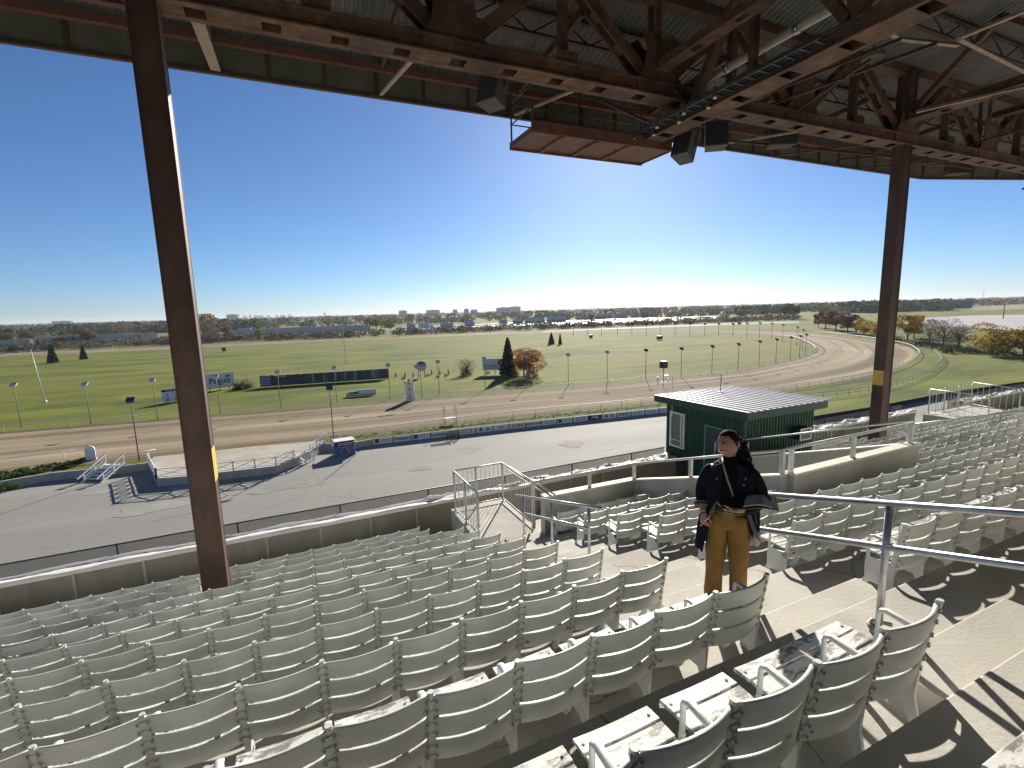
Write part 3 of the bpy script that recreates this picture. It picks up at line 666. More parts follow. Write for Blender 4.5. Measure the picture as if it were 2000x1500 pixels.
# short curved haunch at the right column and end gusset
# ------------------------------------------------------------------ columns
def column(x0, x1, y0, y1, zb, zt, label, band):
    t = thing('steel_column', label, 'column', ((x0+x1)/2, (y0+y1)/2, zb))
    X, Y = (x1-x0)/2, (y1-y0)/2; H = zt-zb; a = MB()
    a.box(-X, X, -Y, Y, 0, H)
    for sx in (-1, 1):
        a.box(sx*X-.006-.006*(sx < 0), sx*X+.006*(sx > 0)+.006, -Y-.012, -Y-.001, 0, H)
    a.box(-X+.03, -X+.045, -Y-.004, -Y-.001, 0, H); a.box(X-.07, X-.05, -Y-.006, -Y-.001, 0, H)
    a.box(-X-.006, -X-.001, -Y, -Y+.02, 0, H); a.box(-X-.006, -X-.001, Y-.02, Y, 0, H); a.box(X+.001, X+.006, -Y, -Y+.02, 0, H); a.box(X+.001, X+.006, Y-.02, Y, 0, H)
    a.build('shaft', M['steel'], t)
    a = MB(); z0, z1 = band
    if x0 < 0: a.box(X+.0065, X+.010, -Y, Y, z0-zb, z1-zb)
    else: a.box(-X-.010, -X-.0065, -Y+.0, Y, z0-zb, z1-zb)
    a.build('yellow_band', M['yellow'], t)
    a = MB(); a.box(-X-.12, X+.12, -Y-.1, Y+.1, 0, .03)
    for sx in (-1, 1):
        for sy in (-1, 1): a.disc((sx*(X+.07), sy*(Y+.05), .03), .02, .04, 6)
    a.build('base_plate', M['truss'], t)
    return t
column(-1.82, -1.44, 9.66, 10.02, Zf(8), 7.0, 'thick brown steel column rising from the left seats to the roof', (-2.85, -2.25))
column(18.08, 18.50, 9.64, 9.98, Zf(8), 7.0, 'brown steel column standing among the seats on the right with a yellow band', (-2.85, -2.35))
# ------------------------------------------------------------------ hanging platform
t = thing('hanging_platform', 'red-brown steel platform hung below the roof edge in front of the sun', 'platform', (0, 0, 0))
PZ = 4.2; px0, px1, py0, py1 = 5.66, 9.85, 11.0, 12.2
a = MB(); a.box(px0, px1, py0, py1, PZ, PZ+.03)
a.build('deck_plate', M['redsteel'], t)
a = MB(); a.box(px0-.04, px1+.04, py0-.05, py0, PZ-.02, PZ+.25); a.box(px0-.04, px1+.04, py1, py1+.05, PZ-.06, PZ+.12); a.box(px0-.05, px0, py0, py1, PZ-.03, PZ+.10); a.box(px1, px1+.05, py0, py1, PZ-.03, PZ+.10)
a.build('edge_beam', M['redsteel'], t)
for x in (6.5, 7.5, 8.5):
    a = MB(); a.box(x-.05, x+.05, py0, py1, PZ-.05, PZ-.002); a.build('joist', M['redsteel'], t)
for x, y in ((px0, py1), (px0, py0), (7.6, py0), (px1, py0), (px1, py1), (7.6, 12.0)):
    a = MB(); a.beam((x, y, PZ+.05), (x, y, 5.9 if y > 11 else 4.9), .07 if y < 11 else .035, .07 if y < 11 else .035, up=(0,1,0)); a.build('hanger', M['steel'], t)
a = MB()
for z in (.55, 1.05): a.tube([(px0, py1, PZ+z), (px0, py0, PZ+z)], .016, 6); a.tube([(px0, py1, PZ+z), (px1, py1, PZ+z)], .016, 6)
a.build('side_rail', M['dark'], t)
# ------------------------------------------------------------------ pipes and cable tray under the roof
t = thing('conduit_pipe', 'long pale conduit pipe slung under the roof beside the cross girder', 'pipe', (9.66, 9.9, 5.37))
a = MB(); a.tube([(0,0,0),(0,-11,.0)], .085, 12); a.build('pipe_run', M['pipe'], t)
for y in (-.9, -1.7, -2.6, -3.9, -6): a = MB(); a.tube([(0,y,0),(0,y-.13,0)], .10, 12); a.build('coupling', M['galv'], t)
a = MB(); a.tube([(0,0,0),(-.06,.25,-.03),(-.25,.42,-.1),(-.5,.42,-.2),(-.62,.3,-.3)], [.10,.12,.13,.13,.12], 12); a.build('elbow', M['dark'], t)
t = thing('conduit_pipe', 'short thick pale pipe high under the roof above the long conduit', 'pipe', (8.9, 6.4, 6.2))
a = MB(); a.tube([(0,0,0),(0,-7,.1)], .17, 14); a.build('pipe_run', M['pipe'], t)
for y in (-.6, -2.2): a = MB(); a.tube([(0,y,0),(0,y-.08,0)], .19, 12); a.build('coupling', M['truss'], t)
t = thing('cable_tray', 'dark cable tray with small lamps running along the left side of the cross girder', 'cable tray', (0, 0, 0))
a = MB()
for dx in (0, .32): a.box(8.58+dx, 8.61+dx, 6.0, 12.6, 4.42, 4.50)
yy = 6.1
while yy < 12.5: a.box(8.6, 8.92, yy, yy+.04, 4.43, 4.45); yy += .28
a.build('tray', M['dark'], t)
a = MB()
r2 = random.Random(5)
for i in range(7):
    x = 8.63+.045*i; ph = r2.uniform(0, 6)
    a.tube([(x+.01*math.sin(ph+y*2), y, 4.475+.02*math.sin(ph*2+y*3)) for y in np.arange(5.5, 12.6, .35)], .012, 5)
a.build('cable', M['black'], t)
for i in range(9):
    y = 8.3+.45*i; x = 8.62+.28*(i % 2)
    a = MB(); a.disc((x, y, 4.46), .055, .10, 10); a.box(x-.03, x+.03, y-.03, y+.03, 4.36, 4.46); l = a.build('lamp_body', M['spkgrey'], t)
    a = MB(); a.disc((x, y-.02, 4.33), .04, .03, 10); a.build('lens', M['lens'], l)
for i, (p, q) in enumerate((((8.2,9.6,5.25),(9.5,9.9,5.0)), ((8.6,9.5,5.0),(9.8,9.7,5.3)))):
    tt = thing('cable', ('black cable looped round the truss joint above the platform', 'second black cable drooping by the conduit elbow')[i], 'cable', (0,0,0))
    P, Q = Vector(p), Vector(q); a = MB(); a.tube([P.lerp(Q, u)-Vector((0, 0, .5*u*(1-u)*2)) for u in np.linspace(0, 1, 14)], .022, 7); a.build('cable_run', M['black'], tt)
# ------------------------------------------------------------------ loudspeakers and lamp
def speaker(loc, w, h, d, rz, rx, label, m='spkgrey'):
    t = thing('loudspeaker', label, 'loudspeaker', loc); t.rotation_euler = (rx, 0, rz)
    a = MB(); a.prism([(-w/2,-d/2,-h/2),(w/2,-d/2,-h/2),(w/2*.8,d/2,-h/2*.9),(-w/2*.8,d/2,-h/2*.9)], (0,0,h)); a.build('cabinet', M[m], t, bevel=.012)
    a = MB(); a.box(-w/2+.03, w/2-.03, -d/2-.012, -d/2-.001, -h/2+.03, h/2-.03); a.build('grille', M['spkdark'], t)
    a = MB(); a.beam((-w/2-.02, 0, 0), (-w/2-.02, 0, h/2+.25), .03, .03, up=(0,1,0)); a.beam((w/2+.02, 0, 0), (w/2+.02, 0, h/2+.25), .03, .03, up=(0,1,0)); a.beam((-w/2-.03, 0, h/2+.25), (w/2+.03, 0, h/2+.25), .03, .03); a.build('yoke', M['dark'], t)
speaker(atY(1338, 291, 10.8), .5, .66, .5, rad(-70), rad(-24), 'grey loudspeaker tilted down just right of the hanging platform, the lowest one')
speaker(atY(1397, 268, 10.9), .62, .70, .42, rad(-35), rad(-12), 'big brown-grey loudspeaker hanging right beside the lowest one against the sky')
speaker(atY(1524, 272, 11.6), .85, .50, .5, rad(-28), rad(-4), 'flat dark loudspeaker box below the truss, between the two hanging ones and the right column', 'steel')
speaker(atY(964, 176, 10.6), .55, .78, .45, rad(-60), rad(-16), 'bluish grey loudspeaker under the truss at the left end of the hanging platform')
speaker(atY(1868, 333, 12.0), .85, .35, .5, rad(-28), 0, 'dark loudspeaker box close under the roof edge, right of the right column', 'steel')
t = thing('dome_lamp', 'pale dome lamp hung from the roof bracing left of the right column', 'lamp', (13.42, 8.0, 5.79))
a = MB(); rings = []
for i in range(7):
    an = i/6*math.pi/2; r = .24*math.cos(an)+.01; z = .24*math.sin(an); rings.append([(r*math.cos(2*math.pi*k/20), r*math.sin(2*math.pi*k/20), z) for k in range(20)])
a.loft(rings, caps=False); a.build('shade', mat('dusty lamp shade', (.2,.19,.17), None), t); a = MB(); a.tube([(0,0,.16),(0,0,1.2)], .02, 6); a.build('stem', M['dark'], t)
t = thing('street_lamp', 'dark bracketed lamp arm poking into the sky at the right edge', 'lamp', (0,0,0))
P = atY(2004, 368, 13.0)
a = MB(); a.tube([P+Vector((.0,0,.02)), P+Vector((.9,0,0)), P+Vector((1.2,0,-.5)), P+Vector((1.2,0,-3))], .03, 6); a.tube([P+Vector((.1,0,0)), P+Vector((1.1,0,-.9))], .012, 5); a.build('arm', M['dark'], t); a = MB(); a.box(P.x-.18, P.x+.1, P.y-.1, P.y+.1, P.z-.05, P.z+.03); a.build('lamp_head', M['dark'], t)
# ================================================================== outdoors
GZ, AZ = -17.0, -17.85
def uvmesh(o, uv):
    l = o.data.uv_layers.new(name='UVMap'); arr = np.array([uv[v] for v in [lp.vertex_index for lp in o.data.loops]], dtype=float).ravel(); l.data.foreach_set('uv', arr)
M['grass'] = mat('mown grass', (.060,.088,.007), (.165,.190,.018), .10, .95, bump=1, bscale=1.6, c3=(.15,.15,.02), spots=(.6,.57,(.20,.165,.035)), stretch=(.35,1,1), detail=12, contrast=(.40,.60), spec=.15)
M['roughgrass'] = mat('rough verge grass', (.07,.10,.02), (.15,.16,.05), .4, .95, bump=2, bscale=3, spots=(.9,.6,(.2,.17,.09)), spec=.1)
M['apron'] = cracks(mat('worn grey apron', (.235,.23,.205), (.325,.315,.28), .12, .85, bump=.4, bscale=9, c3=(.235,.228,.205), spots=(.8,.60,(.165,.16,.145)), stretch=(.25,1.3,1), contrast=(.40,.60)), .09, .004, (.11,.108,.1), .50, .03)
M['road'] = mat('pale highway concrete', (.30,.30,.30), (.38,.38,.37), .02, .5, spec=.5)
M['lot'] = mat('pale gravel lot', (.34,.32,.32), (.42,.40,.40), .02, .9)
# ---- dirt with harrow grooves that run along the track (UV: u along, v across, metres)
m = bpy.data.materials.new('harrowed dirt'); m.use_nodes = True; t_ = m.node_tree; N = t_.nodes; L = t_.links; bs = N['Principled BSDF']; bs.inputs['Roughness'].default_value = .95; bs.inputs['Specular IOR Level'].default_value = .15
uv = N.new('ShaderNodeUVMap'); uv.uv_map = 'UVMap'
def uvn(sx, sy, sc, det=5):
    mp = N.new('ShaderNodeMapping'); mp.inputs['Scale'].default_value = (sx, sy, 1); nz = N.new('ShaderNodeTexNoise'); nz.inputs['Scale'].default_value = sc; nz.inputs['Detail'].default_value = det
    L.new(uv.outputs[0], mp.inputs[0]); L.new(mp.outputs[0], nz.inputs['Vector']); return nz.outputs[0]
def rampn(f, a, b_, ca, cb_):
    r = N.new('ShaderNodeValToRGB'); r.color_ramp.elements[0].position = a; r.color_ramp.elements[1].position = b_; r.color_ramp.elements[0].color = (*ca, 1); r.color_ramp.elements[1].color = (*cb_, 1); L.new(f, r.inputs[0]); return r.outputs[0]
c_a = rampn(uvn(.006, .22, 1, 3),   .40, .60, (.21,.155,.09), (.46,.37,.25))
c_b = rampn(uvn(.01, 1.5, 1, 7), .38, .62, (.5,.5,.5), (1,1,1))
c_c = rampn(uvn(.05, .05, 1, 4), .3, .7, (.8,.8,.8), (1.1,1.1,1.1))
x1 = N.new('ShaderNodeMix'); x1.data_type = 'RGBA'; x1.blend_type = 'MULTIPLY'; x1.inputs[0].default_value = .8; L.new(c_a, x1.inputs[6]); L.new(c_b, x1.inputs[7])
x2 = N.new('ShaderNodeMix'); x2.data_type = 'RGBA'; x2.blend_type = 'MULTIPLY'; x2.inputs[0].default_value = .8; L.new(x1.outputs[2], x2.inputs[6]); L.new(c_c, x2.inputs[7]); L.new(x2.outputs[2], bs.inputs['Base Color'])
bp = N.new('ShaderNodeBump'); bp.inputs['Strength'].default_value = .6; bp.inputs['Distance'].default_value = .03; L.new(uvn(.05, 3.5, 1, 4), bp.inputs['Height']); L.new(bp.outputs[0], bs.inputs['Normal'])
M['dirt'] = m
# retaining wall line (top edge), from which the raised grass ground starts
WPX = [(-420,1003),(0,942),(100,925),(225,913),(290,905),(306,936),(369,931),(540,911),(575,898),(606,884),(633,868),(696,864),(730,858),(1000,828),(1290,798),(1400,787)]
WP = [G(x, y, GZ) for x, y in WPX]
near = WP+[(70.5, 46.8), (84, 46.5), (110, 47.2), (134, 46), (260, 20), (2500, -300)]
b = MB(); poly = [(x, y, GZ) for x, y in near]+[(16000, 2000, GZ), (16000, 16000, GZ), (-16000, 16000, GZ), (-16000, 200, GZ), (-300, 150, GZ)]
b.v = poly; b.f = [tuple(range(len(poly)))]; b.m = [0]; b.sm = [False]
g = b.build('ground', M['grass']); tag(g, kind='structure')
b = MB(); b.add([(-400,-40,AZ),(400,-40,AZ),(400,140,AZ),(-400,140,AZ)], [(0,1,2,3)]); g = b.build('apron', M['apron']); tag(g, kind='structure')
# ---- track
def offset(P, d):
    out = []
    for i, p in enumerate(P):
        a = P[min(i+1, len(P)-1)]-P[max(i-1, 0)]; n = Vector((-a.y, a.x, 0)).normalized(); out.append(p+n*d)
    return out
INN = [(-420,878),(0,846),(300,822.5),(600,799),(800,783.5),(1000,768),(1200,752),(1300,740),(1440,726),(1520,710),(1560,702),(1584,694),(1598,686),(1594,678),(1576,668),(1552,660),(1512,655.5),(1456,652),(1376,650),(1200,649),(1000,652.5),(700,664.5),(395,680),(0,697),(-420,716)]
OUT = [(-420,975),(0,928),(300,893),(640,858),(820,836),(1000,814),(1290,785),(1400,776),(1512,764),(1620,748),(1708,732),(1752,719),(1776,708),(1790,696),(1786,686),(1764,675),(1706,664),(1640,656),(1560,649),(1360,645),(1000,649),(700,661),(395,674),(0,691),(-420,711)]
def smooth(P, n=8):
    P = [Vector((*p, 0)) for p in P]; out = []
    for i in range(len(P)-1):
        p0, p1, p2, p3 = P[max(i-1,0)], P[i], P[i+1], P[min(i+2,len(P)-1)]
        for k in range(n):
            t = k/n; out.append(.5*((2*p1)+(p2-p0)*t+(2*p0-5*p1+4*p2-p3)*t*t+(3*p1-p0-3*p2+p3)*t*t*t))
    out.append(P[-1]); return out
IN = smooth([G(*p) for p in INN]); OU = smooth([G(*p) for p in OUT])
def ribbon(name, A, B, z, m, n=12, kind='structure'):
    b = MB(); uv = []; s_ = 0
    for i in range(len(A)):
        if i: s_ += ((A[i]+B[i])/2-(A[i-1]+B[i-1])/2).length
        w = (A[i]-B[i]).length
        for k in range(n+1):
            p = A[i].lerp(B[i], k/n); b.v.append((p.x, p.y, z)); uv.append((s_, 24*k/n))
    for i in range(len(A)-1):
        for k in range(n):
            a0 = i*(n+1)+k; b.f.append((a0, a0+1, a0+n+2, a0+n+1)); b.m.append(0); b.sm.append(False)
    o = b.build(name, m); uvmesh(o, uv); tag(o, kind=kind); return o
ribbon('dirt_track', OU, IN, GZ+.03, M['dirt'])
ribbon('track_edge', IN, offset(IN, .9), GZ+.06, mat('dark inner edge band', (.05,.045,.03), (.10,.085,.05), 1, .95), n=2)  # narrow darker band following the inside edge of the track
# cracks and patches in the apron surface
r_ = random.Random(21); b = MB()
for i in range(6):
    px, py = (r_.uniform(610, 690), r_.uniform(910, 980)) if i < 4 else (r_.uniform(0, 1290), 0)
    if not py: py = r_.uniform(max(835, 975-px*.13), 1080-px*.16)
    x, y = G(px, py, AZ); an = r_.uniform(0, 6.28) if i > 6 else r_.uniform(-2.2, -1.2); w = r_.uniform(.015, .035); z_ = AZ+.005+i*.0008
    for j in range(r_.randint(8, 22)):
        nx, ny = x+math.cos(an)*.9, y+math.sin(an)*.9; n_ = (-math.sin(an)*w, math.cos(an)*w); k = len(b.v)
        b.v += [(x-n_[0], y-n_[1], z_), (x+n_[0], y+n_[1], z_), (nx+n_[0], ny+n_[1], z_), (nx-n_[0], ny-n_[1], z_)]; b.f.append((k, k+3, k+2, k+1)); b.m.append(0); b.sm.append(False)
        x, y = nx, ny; an += r_.uniform(-.6, .6)
for i in range(9):
    px = r_.uniform(60, 1250); py = r_.uniform(max(845, 975-px*.13), 1060-px*.16); x, y = G(px, py, AZ); w, h = r_.uniform(1.5, 5), r_.uniform(.8, 2.2); k = len(b.v)
    b.v += [(x+w*math.cos(t)*(.8+.2*math.sin(t*3+i)), y+h*math.sin(t)*(.8+.2*math.cos(t*4+i)), AZ+.012+.0012*i) for t in np.linspace(0, 6.283, 18, endpoint=False)]; b.f.append(tuple(range(k, k+18))); b.m.append(1 if i % 2 else 2); b.sm.append(False)
o = b.build('apron_patches', [mat('crack filler', (.17,.166,.15), None), mat('dark patch', (.20,.196,.178), (.28,.27,.24), .6, .9), mat('pale patch', (.26,.252,.225), (.34,.33,.29), .6, .9)]); tag(o, kind='structure')
# podium ground and track spill
b = MB(); pod = [G(x, y, GZ) for x, y in ((292,902),(307,935),(369,930),(540,910),(574,897),(604,884),(632,868),(636,860),(500,872),(300,893))]
b.v = [(x, y, GZ+.045) for x, y in pod]; b.f = [tuple(range(len(pod)))]; b.m = [0]; b.sm = [False]
g = b.build('winners_enclosure_ground', mat('trampled sandy concrete', (.36,.32,.25), (.46,.42,.35), .5, .9, spots=(1.5,.6,(.25,.19,.12)))); tag(g, kind='structure')
# ---- retaining wall
def wallseg(pts, name, label, cat='retaining wall', th=.25, z0=AZ, z1=GZ+.08, m='wall'):
    b = MB()
    for p, q in zip(pts[:-1], pts[1:]):
        P, Q = Vector((*p, 0)), Vector((*q, 0)); d = (Q-P).normalized(); nrm = Vector((-d.y, d.x, 0)); b.prism([(P.x, P.y, z0), (Q.x, Q.y, z0), (Q.x, Q.y, z1), (P.x, P.y, z1)], nrm*th)
    t = thing(name, label, cat); b.build('wall_face', M[m], t); return t
wallseg(WP[:4], 'retaining_wall', 'low concrete wall at the far left holding back the grass verge'); wallseg(WP[3:5], 'retaining_wall', 'short shaded concrete wall between the white steps and the fenced enclosure')
wallseg(WP[4:11], 'retaining_wall', 'curving low concrete wall carrying the white cross-braced fence'); wallseg(WP[10:], 'retaining_wall', 'long straight low wall that carries the row of advertising banners')
M['paled'] = mat('pale green trim for posts', (.3,.33,.3), None)
# ---- white rails
def path_rail(name, label, pts, h=1.0, post=6.0, r=.05, m='white', cat='track rail', lean=0, mid=False):
    t = thing(name, label, cat, (0, 0, 0)); P = [Vector((p[0], p[1], GZ)) for p in pts]
    a = MB(); a.tube([p+Vector((0,0,h)) for p in P], r, 6)
    if mid: a.tube([p+Vector((0,0,h*.5)) for p in P], r*.8, 6)
    a.build('top_rail', M[m], t); acc = 0; a = MB()
    for i in range(len(P)-1):
        d = P[i+1]-P[i]; Ln = d.length; s_ = post-acc if acc else 0
        while s_ < Ln:
            p = P[i]+d*(s_/Ln); nrm = Vector((-d.y, d.x, 0)).normalized(); a = MB(); a.tube([p+nrm*lean, p+Vector((0,0,h-.05))], r*.8, 5, caps=False); a.build('post', M[m], t); s_ += post
        acc = Ln-(s_-post)
    return t
inr = offset(IN, 1.1)
path_rail('track_rail', 'white rail round the inside of the dirt track, along the infield grass', inr[8*1:], post=9, lean=-.5)
our = offset(OU, -.5)
i0 = min(range(60), key=lambda i: abs(our[i].x-G(640,850)[0])); 
path_rail('track_rail', 'white outer rail from the banner wall round the far right bend', our[i0:8*19], post=4.0, r=.06)
a_, b_ = G(0,914), G(178,888); path_rail('track_rail', 'short white rail at far left beside the white steps', [G(-150,935), a_, G(90,901), G(150,893)], post=6)
path_rail('track_rail', 'short free white rail behind the left lamp post', [G(242,905), G(306,893)], post=2.5, r=.07)
of = smooth([G(*p) for p in ((1480,792),(1560,782),(1660,772),(1740,757),(1800,737),(1832,716),(1838,704),(1824,688))], 6)
path_rail('turf_fence', 'thin grey-green outer fence curving across the grass right of the right bend', of, h=1.1, post=3.0, r=.05, m='paled', cat='fence', mid=True)
path_rail('track_rail', 'faint distant rail along the far straight', smooth([G(*p) for p in ((-100,698),(395,672),(700,658.5),(1000,646.5),(1200,640),(1500,629.5),(1570,628))], 4), h=1.2, post=14, r=.09)
# grass verge sheets and far chute
vg = MB(); A = [G(x, y) for x, y in ((640,862),(735,852),(1000,823),(1290,794),(1400,784))]; B_ = [G(x, y) for x, y in ((640,856),(735,842),(1000,815),(1290,787),(1400,778))]
for i, (p, q) in enumerate(zip(A, B_)): vg.v += [(*p, GZ+.02), (*q, GZ+.02)]
vg.f = [(2*i, 2*i+2, 2*i+3, 2*i+1) for i in range(len(A)-1)]; vg.m = [0]*len(vg.f); vg.sm = [False]*len(vg.f); o = vg.build('verge', M['roughgrass']); tag(o, kind='structure')
def flat(name, px, z, m, kind='structure'):
    b = MB(); b.v = [(*G(x, y, GZ), z) for x, y in px]; b.f = [tuple(range(len(px)))]; b.m = [0]; b.sm = [False]; o = b.build(name, m); tag(o, kind=kind); return o
def band(name, up, lo, z, m):
    b = MB(); n = len(up)
    for u, l in zip(up, lo): b.v += [(*G(*u), z), (*G(*l), z)]
    b.f = [(2*i, 2*i+1, 2*i+3, 2*i+2) for i in range(n-1)]; b.m = [0]*len(b.f); b.sm = [False]*len(b.f); o = b.build(name, m); tag(o, kind='structure')
X_ = (-200, 0, 300, 460, 800, 1000, 1200, 1400, 1560)
band('highway', [(-200,681),(0,673.5),(300,662.5),(460,655.5),(800,642),(1000,633.5),(1200,625.8),(1400,620),(1560,615.5)], [(-200,684),(0,676.5),(300,665.5),(460,658.5),(800,645),(1000,637),(1200,630),(1400,624),(1560,618.5)], GZ+.04, M['road'])
band('highway', [(760,641),(860,636),(1000,629.8),(1200,623),(1400,617.3)], [(760,642),(860,637.3),(1000,631.4),(1200,624.4),(1400,618.8)], GZ+.04, M['road'])
band('chute_road', [(1060,647),(1200,640.5),(1400,632.5),(1560,628)], [(1060,648.5),(1200,643),(1400,635),(1560,630)], GZ+.05, M['lot'])
flat('gravel_lot', [(1800,621),(1900,616),(2080,613),(2250,640),(2010,648),(1900,640),(1810,634)], GZ+.04, M['lot'])
flat('gravel_lot', [(1890,600),(1960,596),(2080,592),(2080,601),(1960,605),(1900,606)], GZ+.04, mat('olive field', (.15,.16,.07), (.2,.19,.1), .01, .95))
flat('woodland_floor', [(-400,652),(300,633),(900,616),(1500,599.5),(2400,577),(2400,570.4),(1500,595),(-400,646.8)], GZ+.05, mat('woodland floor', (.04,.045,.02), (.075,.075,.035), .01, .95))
# ------------------------------------------------------------------ trees
def leafcols(name, c1, c2):
    m = bpy.data.materials.new(name); m.use_nodes = True; N = m.node_tree.nodes; L = m.node_tree.links; b = N['Principled BSDF']; b.inputs['Roughness'].default_value = .8; b.inputs['Specular IOR Level'].default_value = .2
    g = N.new('ShaderNodeNewGeometry'); r = N.new('ShaderNodeValToRGB'); r.color_ramp.elements[0].color = (*c1, 1); r.color_ramp.elements[1].color = (*c2, 1); L.new(g.outputs['Random Per Island'], r.inputs[0])
    oi = N.new('ShaderNodeObjectInfo'); hs = N.new('ShaderNodeHueSaturation'); ma = N.new('ShaderNodeMath'); ma.operation = 'MULTIPLY_ADD'; ma.inputs[1].default_value = .4; ma.inputs[2].default_value = .8
    L.new(oi.outputs['Random'], ma.inputs[0]); L.new(ma.outputs[0], hs.inputs['Value']); L.new(r.outputs[0], hs.inputs['Color']); L.new(hs.outputs[0], b.inputs['Base Color'])
    ad = N.new('ShaderNodeMixShader'); tl = N.new('ShaderNodeBsdfTranslucent'); L.new(hs.outputs[0], tl.inputs[0]); ad.inputs[0].default_value = .35
    L.new(b.outputs[0], ad.inputs[1]); L.new(tl.outputs[0], ad.inputs[2]); L.new(ad.outputs[0], N['Material Output'].inputs[0]); return m
LF = {'green': leafcols('green leaves', (.035,.065,.015), (.09,.12,.03)), 'olive': leafcols('olive leaves', (.07,.075,.025), (.14,.13,.05)), 'yellow': leafcols('yellow leaves', (.26,.17,.02), (.5,.33,.05)),
      'orange': leafcols('orange leaves', (.28,.10,.015), (.50,.22,.04)), 'rust': leafcols('rusty leaves', (.13,.06,.025), (.25,.13,.06)), 'bare': leafcols('bare twigs', (.10,.08,.075), (.20,.165,.155)), 'dark': leafcols('dark needles', (.012,.028,.014), (.035,.06,.03)), 'scrub': leafcols('scrub', (.05,.04,.02), (.12,.095,.045)), 'lime': leafcols('yellow green leaves', (.13,.16,.02), (.28,.28,.05))}
M['bark'] = mat('bark', (.05,.04,.03), (.10,.08,.06), 3, .9)
def leaf_cards(n, ptfn, size, r_):
    P = np.array([ptfn(r_) for _ in range(n)]); a = r_.normal(size=(n, 3)); a /= np.linalg.norm(a, axis=1)[:, None]; b_ = r_.normal(size=(n, 3)); b_ -= a*(a*b_).sum(1)[:, None]; b_ /= np.linalg.norm(b_, axis=1)[:, None]
    s_ = size*r_.uniform(.6, 1.4, (n, 1)); V = np.stack([P-a*s_-b_*s_*.3, P+b_*s_*.8, P+a*s_-b_*s_*.3, P-b_*s_*.9], 1).reshape(-1, 3)
    return V, [(4*i, 4*i+1, 4*i+2, 4*i+3) for i in range(n)]
def crown_mesh(kind, n, seed, size, h=1.0, w=.5, low=.22):
    """unit tree, height 1"""
    r_ = np.random.default_rng(seed); a = MB()
    if kind == 'spruce':
        def pt(r):
            z = .06+.94*(1-math.sqrt(r.uniform(0, 1))*1.0); lay = .035*math.sin(z*75); rr = (w*.95*(1-z)**.85+.012)*(.72+.28*r.uniform(0, 1)**.5)+lay*(1-z); t = r.uniform(0, 6.283); rr *= 1+.12*math.sin(t*5+z*20); return (rr*math.cos(t), rr*math.sin(t), z-rr*.18)
    else:
        nb = 15; cs = []
        for i in range(nb):
            z = r_.uniform(low+.12, .86); wr = w*.62*math.sin(min(1, max(.1, (z-low)/(1-low)))*math.pi*.85+.25)**.7; t = r_.uniform(0, 6.283); q = r_.uniform(.2, 1)
            cs.append((wr*q*math.cos(t), wr*q*math.sin(t), z, r_.uniform(.11, .2)))
        def pt(r):
            c = cs[int(r.integers(nb))]; v = r.normal(size=3); v /= np.linalg.norm(v); d = c[3]*r.uniform(.35, 1.0)**.4
            if kind == 'bare': d *= 1.1
            return (c[0]+v[0]*d*(w/.5), c[1]+v[1]*d*(w/.5), c[2]+v[2]*d*.8)
    V, Fc = leaf_cards(n, pt, size, r_); a.add(V, Fc); return a
def trunk_mesh(seed, kind):
    r_ = random.Random(seed); a = MB()
    if kind == 'spruce': a.tube([(0,0,-.01),(0,0,.95)], [.018,.003], 6); return a
    a.tube([(0,0,-.01),(.005,.0,.22),(.01,.005,.55)], [.026,.02,.008], 7)
    for i in range(8 if kind != 'bare' else 16):
        t = r_.uniform(0, 6.28); z = r_.uniform(.18, .5); L_ = r_.uniform(.2, .4); e = Vector((math.cos(t)*L_*.7, math.sin(t)*L_*.7, z+L_*r_.uniform(.5, 1.1))); md = Vector((math.cos(t)*L_*.3, math.sin(t)*L_*.3, z+L_*.3)); a.tube([(0,0,z), md, e], [.011,.007,.003], 5)
    return a
TM = {}
def treeset(key, kind, n, size, col, w=.5, low=.22, seeds=3):
    TM[key] = [(crown_mesh(kind, n, 50+s_+sum(map(ord, key)), size, w=w, low=low).mesh(key+' crown', LF[col]), trunk_mesh(s_, kind).mesh(key+' trunk', M['bark'])) for s_ in range(seeds)]
treeset('spruce', 'spruce', 5200, .022, 'dark', w=.215, seeds=2); treeset('orange_big', 'leaf', 6500, .017, 'orange', w=.95, low=.15, seeds=1)
for k_, c_, w_ in (('green','green',.62),('olive','olive',.62),('yellow','yellow',.62),('orange','orange',.6),('rust','rust',.6),('lime','lime',.6)): treeset(k_, 'leaf', 1500, .034, c_, w=w_, low=.16)
treeset('bare', 'bare', 2200, .013, 'bare', w=.62, low=.1); treeset('dark', 'leaf', 1500, .034, 'dark', w=.6, low=.05); treeset('fine_yellow', 'leaf', 4200, .02, 'yellow', w=.72, low=.12, seeds=2)
def tree(key, x, y, h, wide=1.0, label=None, group=None, name=None, z=GZ, sd=None, cat='tree'):
    cr, tk = TM[key][(sd if sd is not None else random.randrange(99)) % len(TM[key])]
    nm = name or {'spruce': 'spruce_tree', 'bare': 'bare_tree'}.get(key, 'tree')
    o = bpy.data.objects.new(nm, None); COL.objects.link(o); o.location = (x, y, z); o.scale = (h*wide, h*wide, h); o.rotation_euler = (0, 0, random.uniform(0, 6.28)); tag(o, label, cat, group)
    for me, pn in ((cr, 'crown'), (tk, 'trunk')): c = bpy.data.objects.new(pn, me); COL.objects.link(c); c.parent = o
    return o
def tp(key, px, py, top, label, wide=1.0, group=None, **k):
    x, y = G(px, py); d = Vector((x, y, GZ)).dot(FW); h = (py-top)/F0*d/math.cos(rad(4)); return tree(key, x, y, h, wide, label, group, **k)
